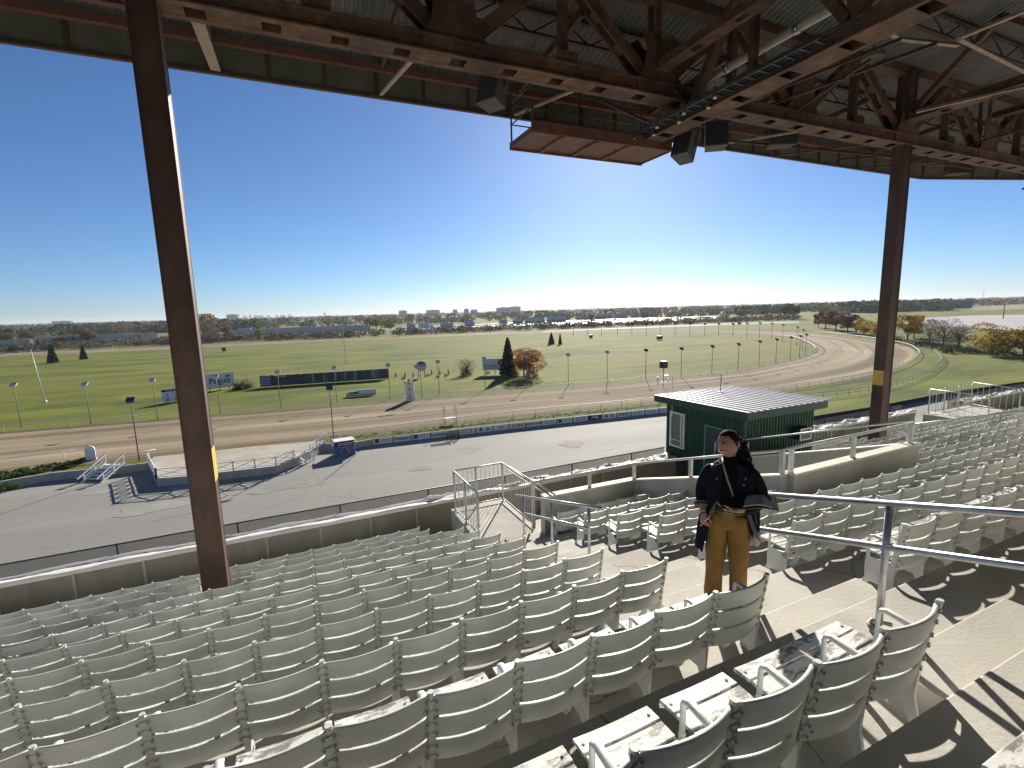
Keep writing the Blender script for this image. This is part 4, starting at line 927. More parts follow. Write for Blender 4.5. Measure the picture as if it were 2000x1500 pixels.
def shrub(px, py, w, h, col, label, n=900, name='shrub', size=.09, group=None):
    x, y = G(px, py); d = Vector((x, y, GZ)).dot(FW)*1/F0; W_ = w*d; H_ = h*d; r_ = np.random.default_rng(int(px*3+py))
    def pt(r):
        v = r.normal(size=3); v /= np.linalg.norm(v); q = r.uniform(.3, 1)**.5*(1+.25*math.sin(v[0]*9)+.2*math.sin(v[1]*7+2)); return (v[0]*W_/2*q, v[1]*W_*.4*q, abs(v[2])*H_*q*.95+.05)
    V, Fc = leaf_cards(n, pt, size*max(W_, 1.5)/3, r_); a = MB(); a.add(V, Fc); o = a.build(name, LF[col]); o.location = (x, y, GZ); tag(o, label, 'shrub', group); return o
tp('spruce', 993, 733, 658, 'tall dark spruce beside the white billboard on the infield', 1.0, sd=0)
tp('orange_big', 1023, 735, 677, 'bright orange autumn tree touching the tall infield spruce', 1.0, name='autumn_tree')
shrub(1037, 736, 26, 22, 'rust', 'brown bush at the right foot of the orange infield tree', 1400); shrub(1004, 736, 22, 20, 'olive', 'olive bush between the spruce and the orange tree', 1200)
tp('spruce', 1077, 672, 649, 'bushier of two small spruces on the far infield', 1.25, sd=1); tp('spruce', 1094, 673, 650, 'thinner of two small spruces on the far infield', .75, sd=0)
tp('spruce', 104, 709, 673, 'dark rounded spruce on the far infield, left of its neighbour near the left edge', 1.15, sd=1); tp('spruce', 164, 702, 673, 'dark leaning spruce on the far infield nearer to the left column', 1.0, sd=0)
shrub(910, 733, 24, 15, 'dark', 'dark low base of the bare bush left of the billboard', 1100); tp('bare', 911, 732, 697, 'bare twiggy grey bush left of the billboard', 1.25, name='bare_bush', cat='shrub')
shrub(478, 759, 44, 22, 'bare', 'grey-brown thicket between the pale sign and the dark tote board', 1900, size=.04); shrub(472, 760, 34, 13, 'green', 'dark green lower part of the thicket beside the pale sign', 1200)
for i, px in enumerate((773, 791, 807, 843, 859, 876)): shrub(px, 737 if i < 3 else 732, 3.4, 11, 'dark', ('first','second','third','fourth','fifth','sixth')[i]+' of six small upright evergreens around the round sign, counted from the left', 260, 'upright_evergreen', .12)
for i, (px, py) in enumerate(((788,741),(855,738),(871,735),(835,735))): shrub(px, py, 9, 5, 'dark', ('low dark bush left of the round sign','low dark bush at a lamp post right of the round sign','rightmost low dark bush by the upright evergreens','low dark bush just under the round sign')[i], 420)
shrub(953, 730, 12, 6, 'dark', 'low dark bush under the left leg of the billboard', 400); shrub(1851, 690, 22, 16, 'green', 'single round green bush on the right grass', 1400)
# right-hand trees
RT_ = [('rust',1612,643,606,1.1,'rust-brown tree at the left end of the clump behind the bend'),('rust',1632,645,607,1.2,'second rust-brown tree in the clump behind the bend'),('rust',1655,650,610,1.2,'broad rust-brown tree left of the small yellow trees'),('rust',1598,640,612,.9,'small rust-brown tree jutting furthest left of the clump'),
 ('fine_yellow',1687,655,621,1.0,'yellow autumn tree in the row before the right column'),('yellow',1672,652,626,.8,'smallest yellow tree in the row before the right column'),('fine_yellow',1716,660,624,1.0,'yellow tree half hidden behind the right column'),
 ('fine_yellow',1772,667,613,1.0,'large golden tree just right of the right column'),('orange',1785,660,610,.9,'orange-topped tree behind the large golden tree'),('bare',1842,680,620,1.25,'bare grey-purple thicket tree right of the golden tree'),('bare',1872,682,628,1.1,'second bare grey-purple thicket tree, further right'),('bare',1815,672,618,.9,'thin bare tree right next to the golden tree'),
 ('fine_yellow',1937,694,630,1.15,'yellow-olive tree standing alone on the right grass'),('orange',1998,694,640,1.1,'orange tree cut by the right edge of the picture'),('olive',1968,690,644,1.1,'olive tree between the lone yellow tree and the right edge')]
for i, (k_, px, py, tp_, w_, lab) in enumerate(RT_): tp(k_, px, py, tp_, lab, w_, group='autumn trees beyond the right bend', sd=i)
for i, (px, py, w_, h_) in enumerate(((1800,676,60,18),(1850,684,60,16),(1893,690,50,15),(1745,668,44,14),(1960,694,60,14))): shrub(px, py, w_, h_, 'dark', ('dark low shrubs at the foot of the golden tree','dark low shrubs under the bare thicket','dark low shrubs left of the lone yellow tree','dark low shrubs behind the right column','dark low shrubs near the right edge')[i], 2200, size=.035)
# middle-distance trees along the highway
MT = [('bare',228,664,630,1.3,'big bare tree by the highway left of the left column'),('rust',170,670,642,1.3,'rusty tree beside the big bare tree, near the left spruces'),('orange',118,672,655,1.5,'small orange tree by the highway near the left edge'),('bare',145,671,648,1.2,'bare tree between the orange and rusty trees at left'),('olive',15,676,640,1.2,'olive tree at the left edge by the highway'),('olive',55,672,642,1.1,'second olive tree from the left edge'),('bare',400,668,620,1.1,'bare tree just right of the left column'),('bare',420,667,634,1.0,'smaller bare tree right of the left column'),
 ('rust',444,663,634,.9,'rusty tree right of the left column'),('lime',504,662,641,1.1,'small yellow-green tree by the track straight'),('yellow',405,652,611,1.1,'tall yellow tree rising over the skyline right of the left column'),('bare',626,661,640,.9,'thin bare tree at the highway left of the long pale fence end'),('bare',780,657,636,.9,'small bare tree near the white truck'),('lime',735,644,622,1.6,'broad yellow-green tree at the end of the long pale fence'),('lime',762,645,621,1.6,'second broad yellow-green tree near the white truck'),('rust',1156,632,614,.9,'rust-red tree by the long low house row'),('orange',1498,623,612,1.1,'lone orange tree at the far end of the highway'),('green',1535,622,592,1.1,'tall green tree beyond the far end of the highway'),('olive',1550,624,596,1.0,'olive tree beyond the far end of the highway'),('orange',275,668,652,.8,'small red-orange tree right of the big bare tree')]
for i, (k_, px, py, tp_, w_, lab) in enumerate(MT): tp(k_, px, py, tp_, lab, w_, group='trees along the highway', sd=i)
# dark shrub belt and woodland to the skyline (nobody could count these)
def mass(name, label, spots, col, size, seed, cat='trees'):
    r_ = np.random.default_rng(seed); V, Fc = [], []; nb = 0
    vs, fs = [], []
    for (x, y, w, h, n) in spots:
        def pt(r, x=x, y=y, w=w, h=h):
            v = r.normal(size=3); v /= np.linalg.norm(v); q = r.uniform(.4, 1)**.4; return (x+v[0]*w/2*q, y+v[1]*w/2*q, GZ+h*(.5+v[2]*.5*q))
        v, f = leaf_cards(n, pt, size*h, r_); b_ = nb; vs.append(v); fs += [(a+b_, c+b_, d+b_, e+b_) for a, c, d, e in f]; nb += len(v)
    a = MB(); a.add(np.concatenate(vs), fs); o = a.build(name, LF[col]); tag(o, label, cat, kind='stuff'); return o
def line_spots(pl, lo, h, n, per, w=1.1, jit=3):
    out = []; r_ = random.Random(lo)
    for _ in range(n):
        i = r_.randrange(len(pl)-1); u = r_.random(); px = pl[i][0]+(pl[i+1][0]-pl[i][0])*u; py = pl[i][1]+(pl[i+1][1]-pl[i][1])*u+r_.uniform(-jit, jit); x, y = G(px, py); hh = h*r_.uniform(.6, 1.35); out.append((x, y, hh*w*r_.uniform(.8, 1.6), hh, per))
    return out
BL = [(-60,691),(300,672),(460,665),(700,656),(1000,643.5),(1200,636),(1400,627.5),(1560,622)]
mass('shrub_belt', 'dark brown scrub between the far rail and the highway', line_spots(BL, 1, 4.2, 420, 46, 1.8, 2.6), 'scrub', .16, 3, 'scrub')
mass('shrub_belt', 'green and olive scrub between the far rail and the highway', line_spots(BL, 2, 3.6, 330, 46, 1.8, 2.6), 'bare', .16, 4, 'scrub')
# woodland: belts at growing distance, hundreds of crowns in a few tone groups
def wood(lo, pxr, yoff, h, n, per, cols, jit):
    r_ = random.Random(lo); by = {c: [] for c in cols}
    for _ in range(n):
        px = r_.uniform(*pxr); hy = 634-.0274*px; py = hy+r_.uniform(yoff-jit, yoff+jit); x, y = G(px, py); hh = h*r_.uniform(.65, 1.25); by[r_.choice(cols)].append((x, y, hh*r_.uniform(1.2, 2.2), hh, per))
    return by
allw = {}
for args in ((11, (-80, 500), 22, 13, 150, 90, ['green','olive','rust','bare','dark'], 3), (12, (-80, 2080), 13, 13, 420, 70, ['green','olive','rust','bare','dark','olive'], 3.5), (13, (-80, 2080), 7.5, 13.5, 620, 46, ['olive','green','rust','bare','dark'], 1.8),
             (14, (-80, 2080), 4.6, 15, 800, 30, ['olive','green','rust','bare','dark'], .8), (15, (-80, 2080), 3.0, 17.5, 800, 22, ['olive','green','bare','dark'], .4), (16, (480, 1500), 20, 9, 150, 70, ['green','olive','rust','dark','bare'], 2.5), (17, (1440, 1540), 18, 12, 40, 80, ['dark'], 3), (18, (1640, 1850), 20, 14, 120, 80, ['dark','green','dark','olive'], 4), (19, (1560, 1660), 16, 14, 40, 80, ['olive','green','bare'], 3)):
    for c, v in wood(*args).items(): allw.setdefault(c, []).extend(v)
for c, v in allw.items(): mass('woodland', {'green':'green', 'olive':'olive', 'rust':'russet', 'bare':'grey leafless', 'dark':'dark evergreen'}[c]+' trees of the far wood towards the skyline', v, c, .15, 77, 'woodland')
# ------------------------------------------------------------------ noise wall, houses, far blocks
M['nwall'] = mat('pale grey barrier', (.50,.43,.35), (.58,.51,.43), .05, .7); M['hroof'] = mat('pale house roof', (.52,.52,.52), (.66,.66,.65), .2, .6, vary=.2); M['hwall'] = mat('house wall', (.42,.34,.27), (.52,.44,.36), .2, .8, vary=.35); M['hroofd'] = mat('dark shingle roof', (.12,.11,.10), (.17,.15,.14), .3, .8); M['bluewin'] = mat('dark window', (.03,.04,.05), None, rough=.2)
def farwall(pl, h, label):
    t = thing('noise_barrier', label, 'wall', (0,0,0)); b = MB()
    for p, q in zip(pl[:-1], pl[1:]):
        P, Q = Vector((*G(*p), GZ)), Vector((*G(*q), GZ)); d = Q-P; n_ = max(1, int(d.length/7)); nr = Vector((-d.y, d.x, 0)).normalized()
        for i in range(n_):
            a, c = P+d*(i/n_), P+d*((i+.985)/n_); b.prism([a, c, c+Vector((0,0,h)), a+Vector((0,0,h))], nr*.4)
    b.build('panels', M['nwall'], t)
farwall([(66,674),(310,664.5)], 6.2, 'pale blue-grey noise barrier along the highway at left'); farwall([(440,657.5),(560,652),(724,645)], 6.2, 'pale noise barrier along the highway right of the left column'); farwall([(-60,680),(60,674.5)], 5, 'stretch of noise barrier at the far left edge')
def house(px, py, w, h, label, rf='hroof', dep=10, grp='houses beyond the highway', pitch=.45):
    x, y = G(px, py); d = Vector((x, y, GZ)).dot(FW)/F0; W_ = w*d; H_ = h*d*.46; R_ = h*d*.54; t = thing('house', label, 'house', (x, y, GZ), -YAW*0.6, grp)
    a = MB(); a.box(-W_/2, W_/2, 0, dep, 0, H_); a.build('wall', M['hwall'], t)
    a = MB(); a.prism([(-W_/2-.4, -.5, H_-.1), (-W_/2-.4, dep+.5, H_-.1), (-W_/2-.4, dep/2, H_+R_)], (W_+.8, 0, 0)); a.build('roof', M[rf], t)
    for i in range(max(2, int(W_/4))):
        xx = -W_/2+(i+.5)*W_/max(2, int(W_/4)); a = MB(); a.box(xx-.6, xx+.6, -.06, -.01, H_*.35, H_*.75); a.build('window', M['bluewin'], t)
HS = [(475,653,22,12,'roof-lit house with a long pale roof behind the barrier, first right of the left column'),(525,650,26,9,'long white-roofed bungalow behind the barrier'),(560,649,14,9,'grey house beside the long bungalow'),(600,648,30,11,'white flat-roofed house near the middle of the barrier'),(628,647,10,9,'tiny white house right of the flat-roofed house'),(671,645,16,11,'white house near the right end of the barrier'),
 (803,641,16,9,'grey house above the white truck'),(873,640,24,9,'pale roofed house left of the skyline blocks'),(918,637,18,9,'small house with a white gable among trees'),(984,632,14,8,'first roof of the low house row under the skyline blocks'),(1013,632,18,9,'second white-roofed house of the row'),(1036,631,18,10,'third white-roofed house of the row'),(1056,630,16,10,'fourth white-roofed house of the row'),(1088,629,36,11,'long white-roofed terrace of the row'),(1140,625,22,9,'low brown house with pale roof'),(1182,623,30,11,'bluish long house with white roof'),(1213,622,26,10,'house next to the bluish long one'),(1243,620,14,11,'tall narrow pale house'),(1277,618,16,8,'small bright house left of the green lawn'),(1322,617,22,9,'pale double house by the far highway'),(1432,612,20,6,'distant house with pale roof near the dark evergreens'),(1478,610,24,7,'last pale roof before the orange tree'),(1655,615,18,7,'pale house above the rusty clump')]
for h_ in HS: house(*h_)
def block(px, py, w, top, label, col=(.30,.30,.31), nm='apartment_block'):
    x, y = G(px, py); d = Vector((x, y, GZ)).dot(FW)/F0; W_ = w*d; H_ = (py-top)*d; t = thing(nm, label, 'building', (x, y, GZ), -YAW, 'far buildings on the skyline')
    m_ = mat('far facade', col, tuple(c*1.15 for c in col), .02, .7)
    a = MB(); a.box(-W_/2, W_/2, 0, 18, 0, H_); a.box(-W_*.1, W_*.12, 4, 12, H_, H_*1.07); a.build('wall', m_, t)
    n_ = max(2, int(W_/9)); fl = max(1, int(H_/4.5))
    a = MB()
    for f in range(fl):
        for i in range(n_): xx = -W_/2+(i+.5)*W_/n_; a.box(xx-2, xx+2, -.15, -.02, 2+f*4.3, 3.8+f*4.3)
    a.build('windows', M['bluewin'], t)
HZ = lambda px: 634-.0274*px
BK = [(121,37,-4.5,'long flat pale building on the skyline at far left',(.42,.42,.42)),(454,22,-9,'tan square block on the skyline right of the left column',(.30,.26,.22)),(787,15,-7,'grey block on the skyline above the white truck',(.3,.31,.32)),(846,26,-6.5,'long pale block left of centre on the skyline',(.42,.41,.39)),(889,9,-6,'small pale tower on the skyline',(.38,.38,.38)),(911,9,-7,'dark small tower on the skyline beside the small pale one',(.14,.14,.14)),(926,13,-5,'grey low block on the skyline near the centre',(.3,.3,.3)),(983,27,-8,'long grey block on the skyline left of the tall pale slab',(.27,.28,.3)),(1006,22,-9.5,'tall pale slab, the brightest block on the skyline',(.5,.5,.5))]
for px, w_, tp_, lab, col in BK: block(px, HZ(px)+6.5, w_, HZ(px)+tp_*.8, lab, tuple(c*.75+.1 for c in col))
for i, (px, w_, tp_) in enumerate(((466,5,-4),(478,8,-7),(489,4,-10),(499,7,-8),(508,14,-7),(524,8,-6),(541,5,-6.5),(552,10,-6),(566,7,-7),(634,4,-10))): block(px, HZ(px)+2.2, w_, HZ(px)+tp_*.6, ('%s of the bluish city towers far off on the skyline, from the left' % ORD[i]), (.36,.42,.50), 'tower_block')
block(1873, 602, 52, 587, 'long dark warehouse beyond the gravel lot at right', (.06,.07,.10), 'warehouse'); block(1925, 594, 14, 585, 'small white shed beyond the dark warehouse', (.5,.5,.5), 'warehouse')
t = thing('transmission_mast', 'thin lattice mast far off at the right', 'mast', (*G(1919, 592), GZ)); a = MB(); d = Vector((*G(1919,592), GZ)).dot(FW)/F0; a.tube([(0,0,0),(0,0,32*d)], .35*d, 4); a.build('pole', M['nwall'], t)
t = thing('power_pole', 'wooden power pole standing on the gravel lot', 'pole', (*G(1959, 623), GZ)); d = Vector((*G(1959,623), GZ)).dot(FW)/F0; a = MB(); a.tube([(0,0,0),(0,0,32*d)], .8*d, 5); a.box(-4*d,4*d,-.2,.2,26*d,27*d); a.build('pole', M['truss'], t)
# vehicles on the highway
def vehicle(px, py, L_, H_, col, label, truck=False, nm='car'):
    x, y = G(px, py); t = thing(nm, label, 'truck' if truck else 'car', (x, y, GZ+.05), -rad(20)); m_ = mat('vehicle paint', col, None, rough=.35)
    a = MB()
    if truck: a.box(-L_/2, L_*.22, -1.2, 1.2, .9, H_); a.build('trailer', m_, t); a = MB(); a.prism([(L_*.25,-1.2,.6),(L_*.5,-1.2,.6),(L_*.5,-1.2,H_*.45),(L_*.42,-1.2,H_*.8),(L_*.25,-1.2,H_*.86)], (0,2.4,0)); a.build('cab', m_, t)
    else: a.prism([(-L_/2,-.9,.35),(L_/2,-.9,.35),(L_/2,-.9,.8),(L_*.28,-.9,.95),(L_*.12,-.9,H_),(-L_*.25,-.9,H_),(-L_*.45,-.9,.95),(-L_/2,-.9,.9)], (0,1.8,0)); a.build('body', m_, t)
    for wx in (-.34, .34): a = MB(); a.disc((L_*wx, -.95, .35), .38 if not truck else .5, -1.9, 10, 0, 'y'); a.build('wheel', M['black'], t)
vehicle(833, 643, 16, 7.0, (.75,.75,.77), 'white semi truck on the highway', True, 'truck'); vehicle(745, 646, 6, 1.9, (.03,.03,.035), 'dark car on the highway behind the white truck'); vehicle(1000, 636.5, 6, 2.2, (.04,.04,.05), 'dark car on the near highway lane, left one of two'); vehicle(1013, 636, 6, 2.2, (.1,.1,.1), 'grey car on the near highway lane, right one of two'); vehicle(1202, 626, 7, 2.6, (.7,.7,.7), 'white van on the highway near the bluish house')
# ------------------------------------------------------------------ track lamp posts
def lamp(px, py, h, label, double=False, group='floodlight posts round the track', face=0, dark=False):
    x, y = G(px, py); t = thing('lamp_post', label, 'lamp post', (x, y, GZ), face, group); d = Vector((x, y, GZ)).dot(FW); r = max(.07, .00042*d)
    a = MB(); a.tube([(0,0,0),(0,0,h)], [r, r*.7], 6); a.build('pole', M['dark'] if dark else M['lamppole'], t)
    a = MB(); s_ = 1.0 if d < 160 else d/160; 
    for dx in ((-.75, .1, .75) if double else (0,)): a.prism([(dx-.42*s_, -.35*s_, h-.05), (dx+.42*s_, -.35*s_, h-.05), (dx+.42*s_, .25*s_, h+.30*s_), (dx-.42*s_, .25*s_, h+.30*s_)], (0, .05*s_, .28*s_))
    a.build('lamp_head', M['dark'] if dark else M['lamphead'], t); return t
M['lamppole'] = mat('grey green pole', (.16,.17,.15), (.22,.22,.2), 2, .6); M['lamphead'] = mat('pale lamp housing', (.50,.50,.48), (.6,.6,.58), 3, .45)
LP = [(42,836),(178,829),(308,819),(430,808),(549,798),(658,786),(762,779),(858,770),(947.5,761),(1030,756),(1110,752),(1186,745),(1261,740),(1330,736),(1390,730),(1441,724),(1482,716),(1515,710),(1543,704),(1561,700),(1573,695)]
for i, (x, y) in enumerate(LP): lamp(x, y, 6.6 if i else 7.0, '%s floodlight post along the inner rail, counted from the left' % ORD[i], face=rad(-10), dark=i > 11)
lamp(824, 779, 6.3, 'floodlight post with a cluster of three pale lamps beside the finish post', True)
for i, (x, y) in enumerate(((1567,684),(1556,676),(1528,667),(1507,662),(1483,660),(1458,660),(1431,657),(1403,656),(1376,655.5),(1347,655),(1318,654.5),(1290,654),(1262,654),(1234,653.5),(1206,653),(1175,654),(1148,654.5),(1120,655))): lamp(x, y, 7.0 if i < 6 else 6.2, '%s distant floodlight post on the far side of the bend, counted from the right' % ORD[i], dark=i > 5)
t = lamp(272, 899, 7.3, 'tall dark lamp post in front of the track, left of the left column', group='tall posts by the apron', dark=True); t = lamp(652, 860, 7.1, 'tall dark lamp post in front of the track, near the blue kiosk', group='tall posts by the apron', dark=True)
t = thing('flagpole', 'bare white pole standing on the infield at far left', 'flagpole', (*G(88,785), GZ)); a = MB(); a.tube([(0,0,0),(-.9,0,11.6)], [.16,.07], 8); a.build('pole', M['white'], t); a = MB(); a.box(-.3,.3,-.3,.3,0,.3); a.build('base', M['white'], t)
t = thing('flagpole', 'second thin pale pole far behind the dark tote board', 'flagpole', (*G(676,712), GZ)); a = MB(); a.tube([(0,0,0),(-.3,0,13)], .09, 6); a.build('pole', M['pipe'], t)
for i, (px, py) in enumerate(((438,687),(1154,661),(1288,664),(1444,634))):
    t = thing('utility_box', ('small dark box on the far infield right of the left column','small dark box on the far infield right of the two small spruces','small dark box on the far infield inside the bend','small dark box on the grass beyond the bend')[i], 'box', (*G(px, py), GZ)); a = MB(); w = .9 if i < 2 else 1.3; a.box(-w,w,-w*.6,w*.6,.4,2.0); a.box(-w*1.05,w*1.05,-w*.65,w*.65,2.0,2.12); a.build('housing', M['black'], t); a = MB(); a.box(-w*.8,-w*.6,-.1,.1,0,.4); a.box(w*.6,w*.8,-.1,.1,0,.4); a.build('legs', M['dark'], t)
# ------------------------------------------------------------------ signs on the infield
M['navy'] = mat('navy print', (.02,.035,.12), None, rough=.5); M['redp'] = mat('red print', (.45,.03,.04), None, rough=.5); M['pale'] = mat('pale sign board', (.66,.66,.66), (.74,.74,.74), 1, .5); M['toteb'] = mat('dark tote panel', (.018,.035,.035), (.03,.05,.05), .6, .45); M['navyb'] = mat('dark blue panel', (.015,.02,.06), None, rough=.4); M['blue'] = mat('blue kiosk panel', (.04,.12,.30), (.06,.16,.36), 2, .5); M['greenp'] = mat('green print', (.04,.2,.1), None); M['banner'] = mat('pale banner cloth', (.78,.76,.72), (.85,.83,.80), 1.5, .6); M['greyp'] = mat('grey print', (.22,.24,.32), None)
def frame_on(pL, pR, base=GZ):
    """place with local x along the line from left to right base points"""
    P, Q = Vector((*G(*pL, base), base)), Vector((*G(*pR, base), base)); d = Q-P; return P, d.length, math.atan2(d.y, d.x)
def sgn(name, label, pL, pR, z0, z1, m, cat='sign', legs=True):
    P, Ln, rz = frame_on(pL, pR); t = thing(name, label, cat, P, rz); a = MB(); a.box(0, Ln, 0, .18, z0, z1); a.build('board', M[m], t)
    if legs:
        for u in (.15, .5, .85): a = MB(); a.box(Ln*u-.09, Ln*u+.09, .04, .16, 0, z0); a.build('leg', M['dark'], t)
    return t, Ln
def bars(t, x, z, w, n, m, h=.09, gap=.2, y=-.02, seed=0, nm='print'):
    r_ = random.Random(seed+int(x*10)); a = MB()
    for i in range(n):
        xx = x; 
        while xx < x+w-.1:
            l = r_.uniform(.12, .4); a.box(xx, min(xx+l, x+w), y, -.001, z-i*gap, z-i*gap+h); xx += l+.09
    a.build(nm, M[m], t)
t, Ln = sgn('tote_board', 'long dark tote board with white figures on the infield', (509,757), (760,740), .15, 2.75, 'toteb')
a = MB(); a.box(0, 3.0, -.03, -.002, .2, 2.9); a.build('blue_panel', M['navyb'], t); bars(t, .25, 2.5, 2.2, 6, 'pale', .13, .38, y=-.05)
for u, w in ((.385,.5),(.475,.2),(.56,.5),(.64,.4),(.71,.9),(.855,1.0),(.90,.3),(.945,1.2)): bars(t, Ln*u, 2.4, w, 6, 'pale', .12, .35, seed=int(u*99))
for u in (.40, .50, .62, .80): a = MB(); a.box(Ln*u, Ln*u+.1, -.05, -.002, .2, 2.7); a.build('divider', M['greyp'], t)
lettering('POOLS', .6, M['pale'], t, (Ln*.155, -.03, 2.45), sx=1.3)
a = MB()
for i in range(10): a.box(Ln*(.05+i*.062), Ln*(.05+i*.062)+.5, -.3, .1, 2.75, 2.86)
a.build('top_lamp', M['pale'], t)
a = MB(); a.box(Ln*.945, Ln, -.04, -.002, .2, 2.72); a.build('end_panel', M['navyb'], t)
t, Ln = sgn('name_sign', 'pale sign reading Peguis just right of the left column', (402,765), (457,758), .6, 3.75, 'pale'); lettering('Peguis', 1.95, M['navy'], t, (Ln*.52, -.03, 2.2), sx=.95, bold=.03)
a = MB()
for i in range(3): a.disc((Ln*.76+i*.36, -.02, 3.25), .16, .04, 8, 0, 'y')
a.box(Ln*.72, Ln*.9, -.06, -.002, 2.98, 3.12); a.build('emblem', M['navy'], t)
a = MB()
for x0, x1, z0, z1 in ((-.08,0,.5,3.85),(Ln,Ln+.12,.5,3.85),(0,Ln,.5,.6),(0,Ln,3.75,3.85)): a.box(x0, x1, -.04, .2, z0, z1)
a.build('frame', M['greenp'], t)
t, Ln = sgn('race_sign', 'white sign with dark header POST PARADE, partly behind the left column', (318,788), (372,781), .15, 2.85, 'white'); a = MB(); a.box(0, Ln, -.03, -.002, 2.3, 2.85); a.build('header', M['navyb'], t); lettering('POST PARADE', .5, M['white'], t, (Ln*.5, -.04, 2.57), sx=1.1)
for i in range(4):
    for j in range(2): lettering(('A', '1', 'B', '2')[i] if j else '8', .9, M['redp'] if (i+j) % 2 else M['navy'], t, (.9+i*1.5, -.03, .65+j*.95))
t, Ln = sgn('billboard', 'white billboard with a red round emblem left of the tall spruce', (943,732), (991,730.5), 1.2, 4.3, 'pale'); a = MB(); a.disc((Ln*.74, -.02, 3.1), .85, .05, 20, 0, 'y'); a.build('round_emblem', M['redp'], t); lettering('S', 1.0, M['white'], t, (Ln*.74, -.08, 3.1), bold=.02)
bars(t, .6, 2.5, Ln*.5, 1, 'redp', .2, .5); bars(t, .6, 2.1, Ln*.5, 1, 'navy', .2, .5); bars(t, .6, 1.65, Ln*.75, 1, 'navy', .2, .5, seed=4)
P, Ln, rz = frame_on((676,776), (735,771)); t = thing('low_sign', 'low wide blue-grey sign board lying on the grass before the tote board', 'sign', P, rz)
a = MB(); a.prism([(0,0,.1),(Ln,0,.1),(Ln,0,1.35),(Ln*.42,0,1.35),(Ln*.36,0,1.2),(.5,0,1.0),(0,0,.7)], (0,.3,0)); a.build('board', M['pale'], t); a = MB(); a.box(.6, Ln*.4, -.03, -.002, .55, 1.0); a.box(0, Ln, -.03, -.002, .1, .32); a.build('dark_panel', M['navyb'], t); bars(t, .4, .42, Ln*.9, 1, 'white', .12, .4); lettering('ASD', .5, M['white'], t, (Ln*.2, -.04, .78))
# round sign
x, y = G(824, 737); t = thing('round_sign', 'round sign with red top and blue lower half on the infield beyond the finish post', 'sign', (x, y, GZ))
ring = [(1.42*math.cos(2*math.pi*k/32), 0, 3.0+1.42*math.sin(2*math.pi*k/32)) for k in range(32)]
a = MB(); a.prism(ring, (0, .2, 0)); a.build('board', M['white'], t); a = MB(); a.prism([(1.2*math.cos(math.pi*k/16), -.03, 3.12+1.1*math.sin(math.pi*k/16)) for k in range(17)], (0, .025, 0)); a.build('red_half', M['redp'], t)
a = MB(); a.prism([(1.2*math.cos(math.pi+math.pi*k/16), -.03, 2.88+1.1*math.sin(math.pi+math.pi*k/16)) for k in range(17)], (0, .025, 0)); a.build('blue_half', M['pale'], t); bars(t, -1.0, 2.55, 2.0, 2, 'navy', .12, .3, y=-.06)
a = MB(); a.box(-.9, -.75, .05, .18, 0, 2.0); a.box(.75, .9, .05, .18, 0, 2.0); a.build('legs', M['dark'], t)
# finish post
x, y = G(801, 783); t = thing('finish_post', 'white finish post with dark vertical letters at the inner rail', 'post', (x, y, GZ), rad(-6)); a = MB(); a.box(-.55, .55, -.3, .3, 0, 3.9); a.box(-.7, -.58, -.36, .36, 0, 3.95); a.box(.58, .70, -.36, .36, 0, 3.95); a.build('panel', M['white'], t, bevel=.02)
for i, c in enumerate('FINISH'): lettering(c, .62, M['navy'], t, (0, -.32, 3.45-i*.56), bold=.02)
a = MB(); a.disc((0,0,3.9), .32, .22, 14); a.tube([(0,0,4.1),(0,0,4.35)], .14, 10); a.build('cap', M['greyp'], t)
x, y = G(809, 781); t = thing('side_board', 'small white board leaning at the right of the finish post', 'sign', (x, y, GZ)); a = MB(); a.box(-.25,.25,-.05,.05,.1,2.6); a.build('board', M['white'], t); a = MB(); a.box(-.05,.05,.0,.1,0,.1); a.build('foot', M['dark'], t)
# start/photo stand near outer rail
x, y = G(881, 829); t = thing('viewing_stand', 'small open metal step stand on the outer rail above the banner gap', 'stand', (x, y, GZ)); a = MB()
for sx in (-.9, .9):
    for sy in (0, .9): a.tube([(sx, sy, 0), (sx, sy, 2.8)], .05, 6)
a.build('frame', M['galv'], t); a = MB(); a.box(-.95, .95, 0, .9, .85, .95); a.build('floor', M['white'], t)
# ------------------------------------------------------------------ banners on the retaining wall
BX_ = [728,766,804,840,876]; BX2 = [894,928,962,994,1026,1057,1087,1118,1148,1175,1204,1232,1259,1286,1305]
def wally(px):   # top of wall pixel line y at px
    xs = [p[0] for p in WPX[12:]]; ys = [p[1] for p in WPX[12:]]; return float(np.interp(px, xs, ys))
TXT = {1: ('Walkers', 'navy', .62, 1.1), 3: ('moneyplay', 'navy', .55, 1.1), 6: ('Nine', 'greyp', .4, 1.2), 7: ('AON', 'redp', .72, 1.1), 8: ('HIGHLAND', 'navy', .45, 1.2), 12: ('AMJ', 'white', .75, 1.1)}
prs = list(zip(BX_[:-1], BX_[1:]))+list(zip(BX2[:-1], BX2[1:]))
BL_ = ['first banner from the left with a dark square emblem','banner lettered Walkers, second from the left','banner with a dark blue square mark, third from the left','banner lettered moneyplay, beside the dark gate gap','banner with an empty dark box outline, right of the gate gap','banner with a small green mark and a dark oval','nearly blank banner with one small grey word','banner with red AON letters','banner with dark word HIGHLAND','banner with one small green line of print','banner with a tall dark blue block','banner with a thin outlined box','black banner with white letters','banner with a round green emblem, right of the black one','banner with three grey square marks','banner with two small marks and a line','banner with one long grey line of print, near the booth','last pale banner visible before the booth']
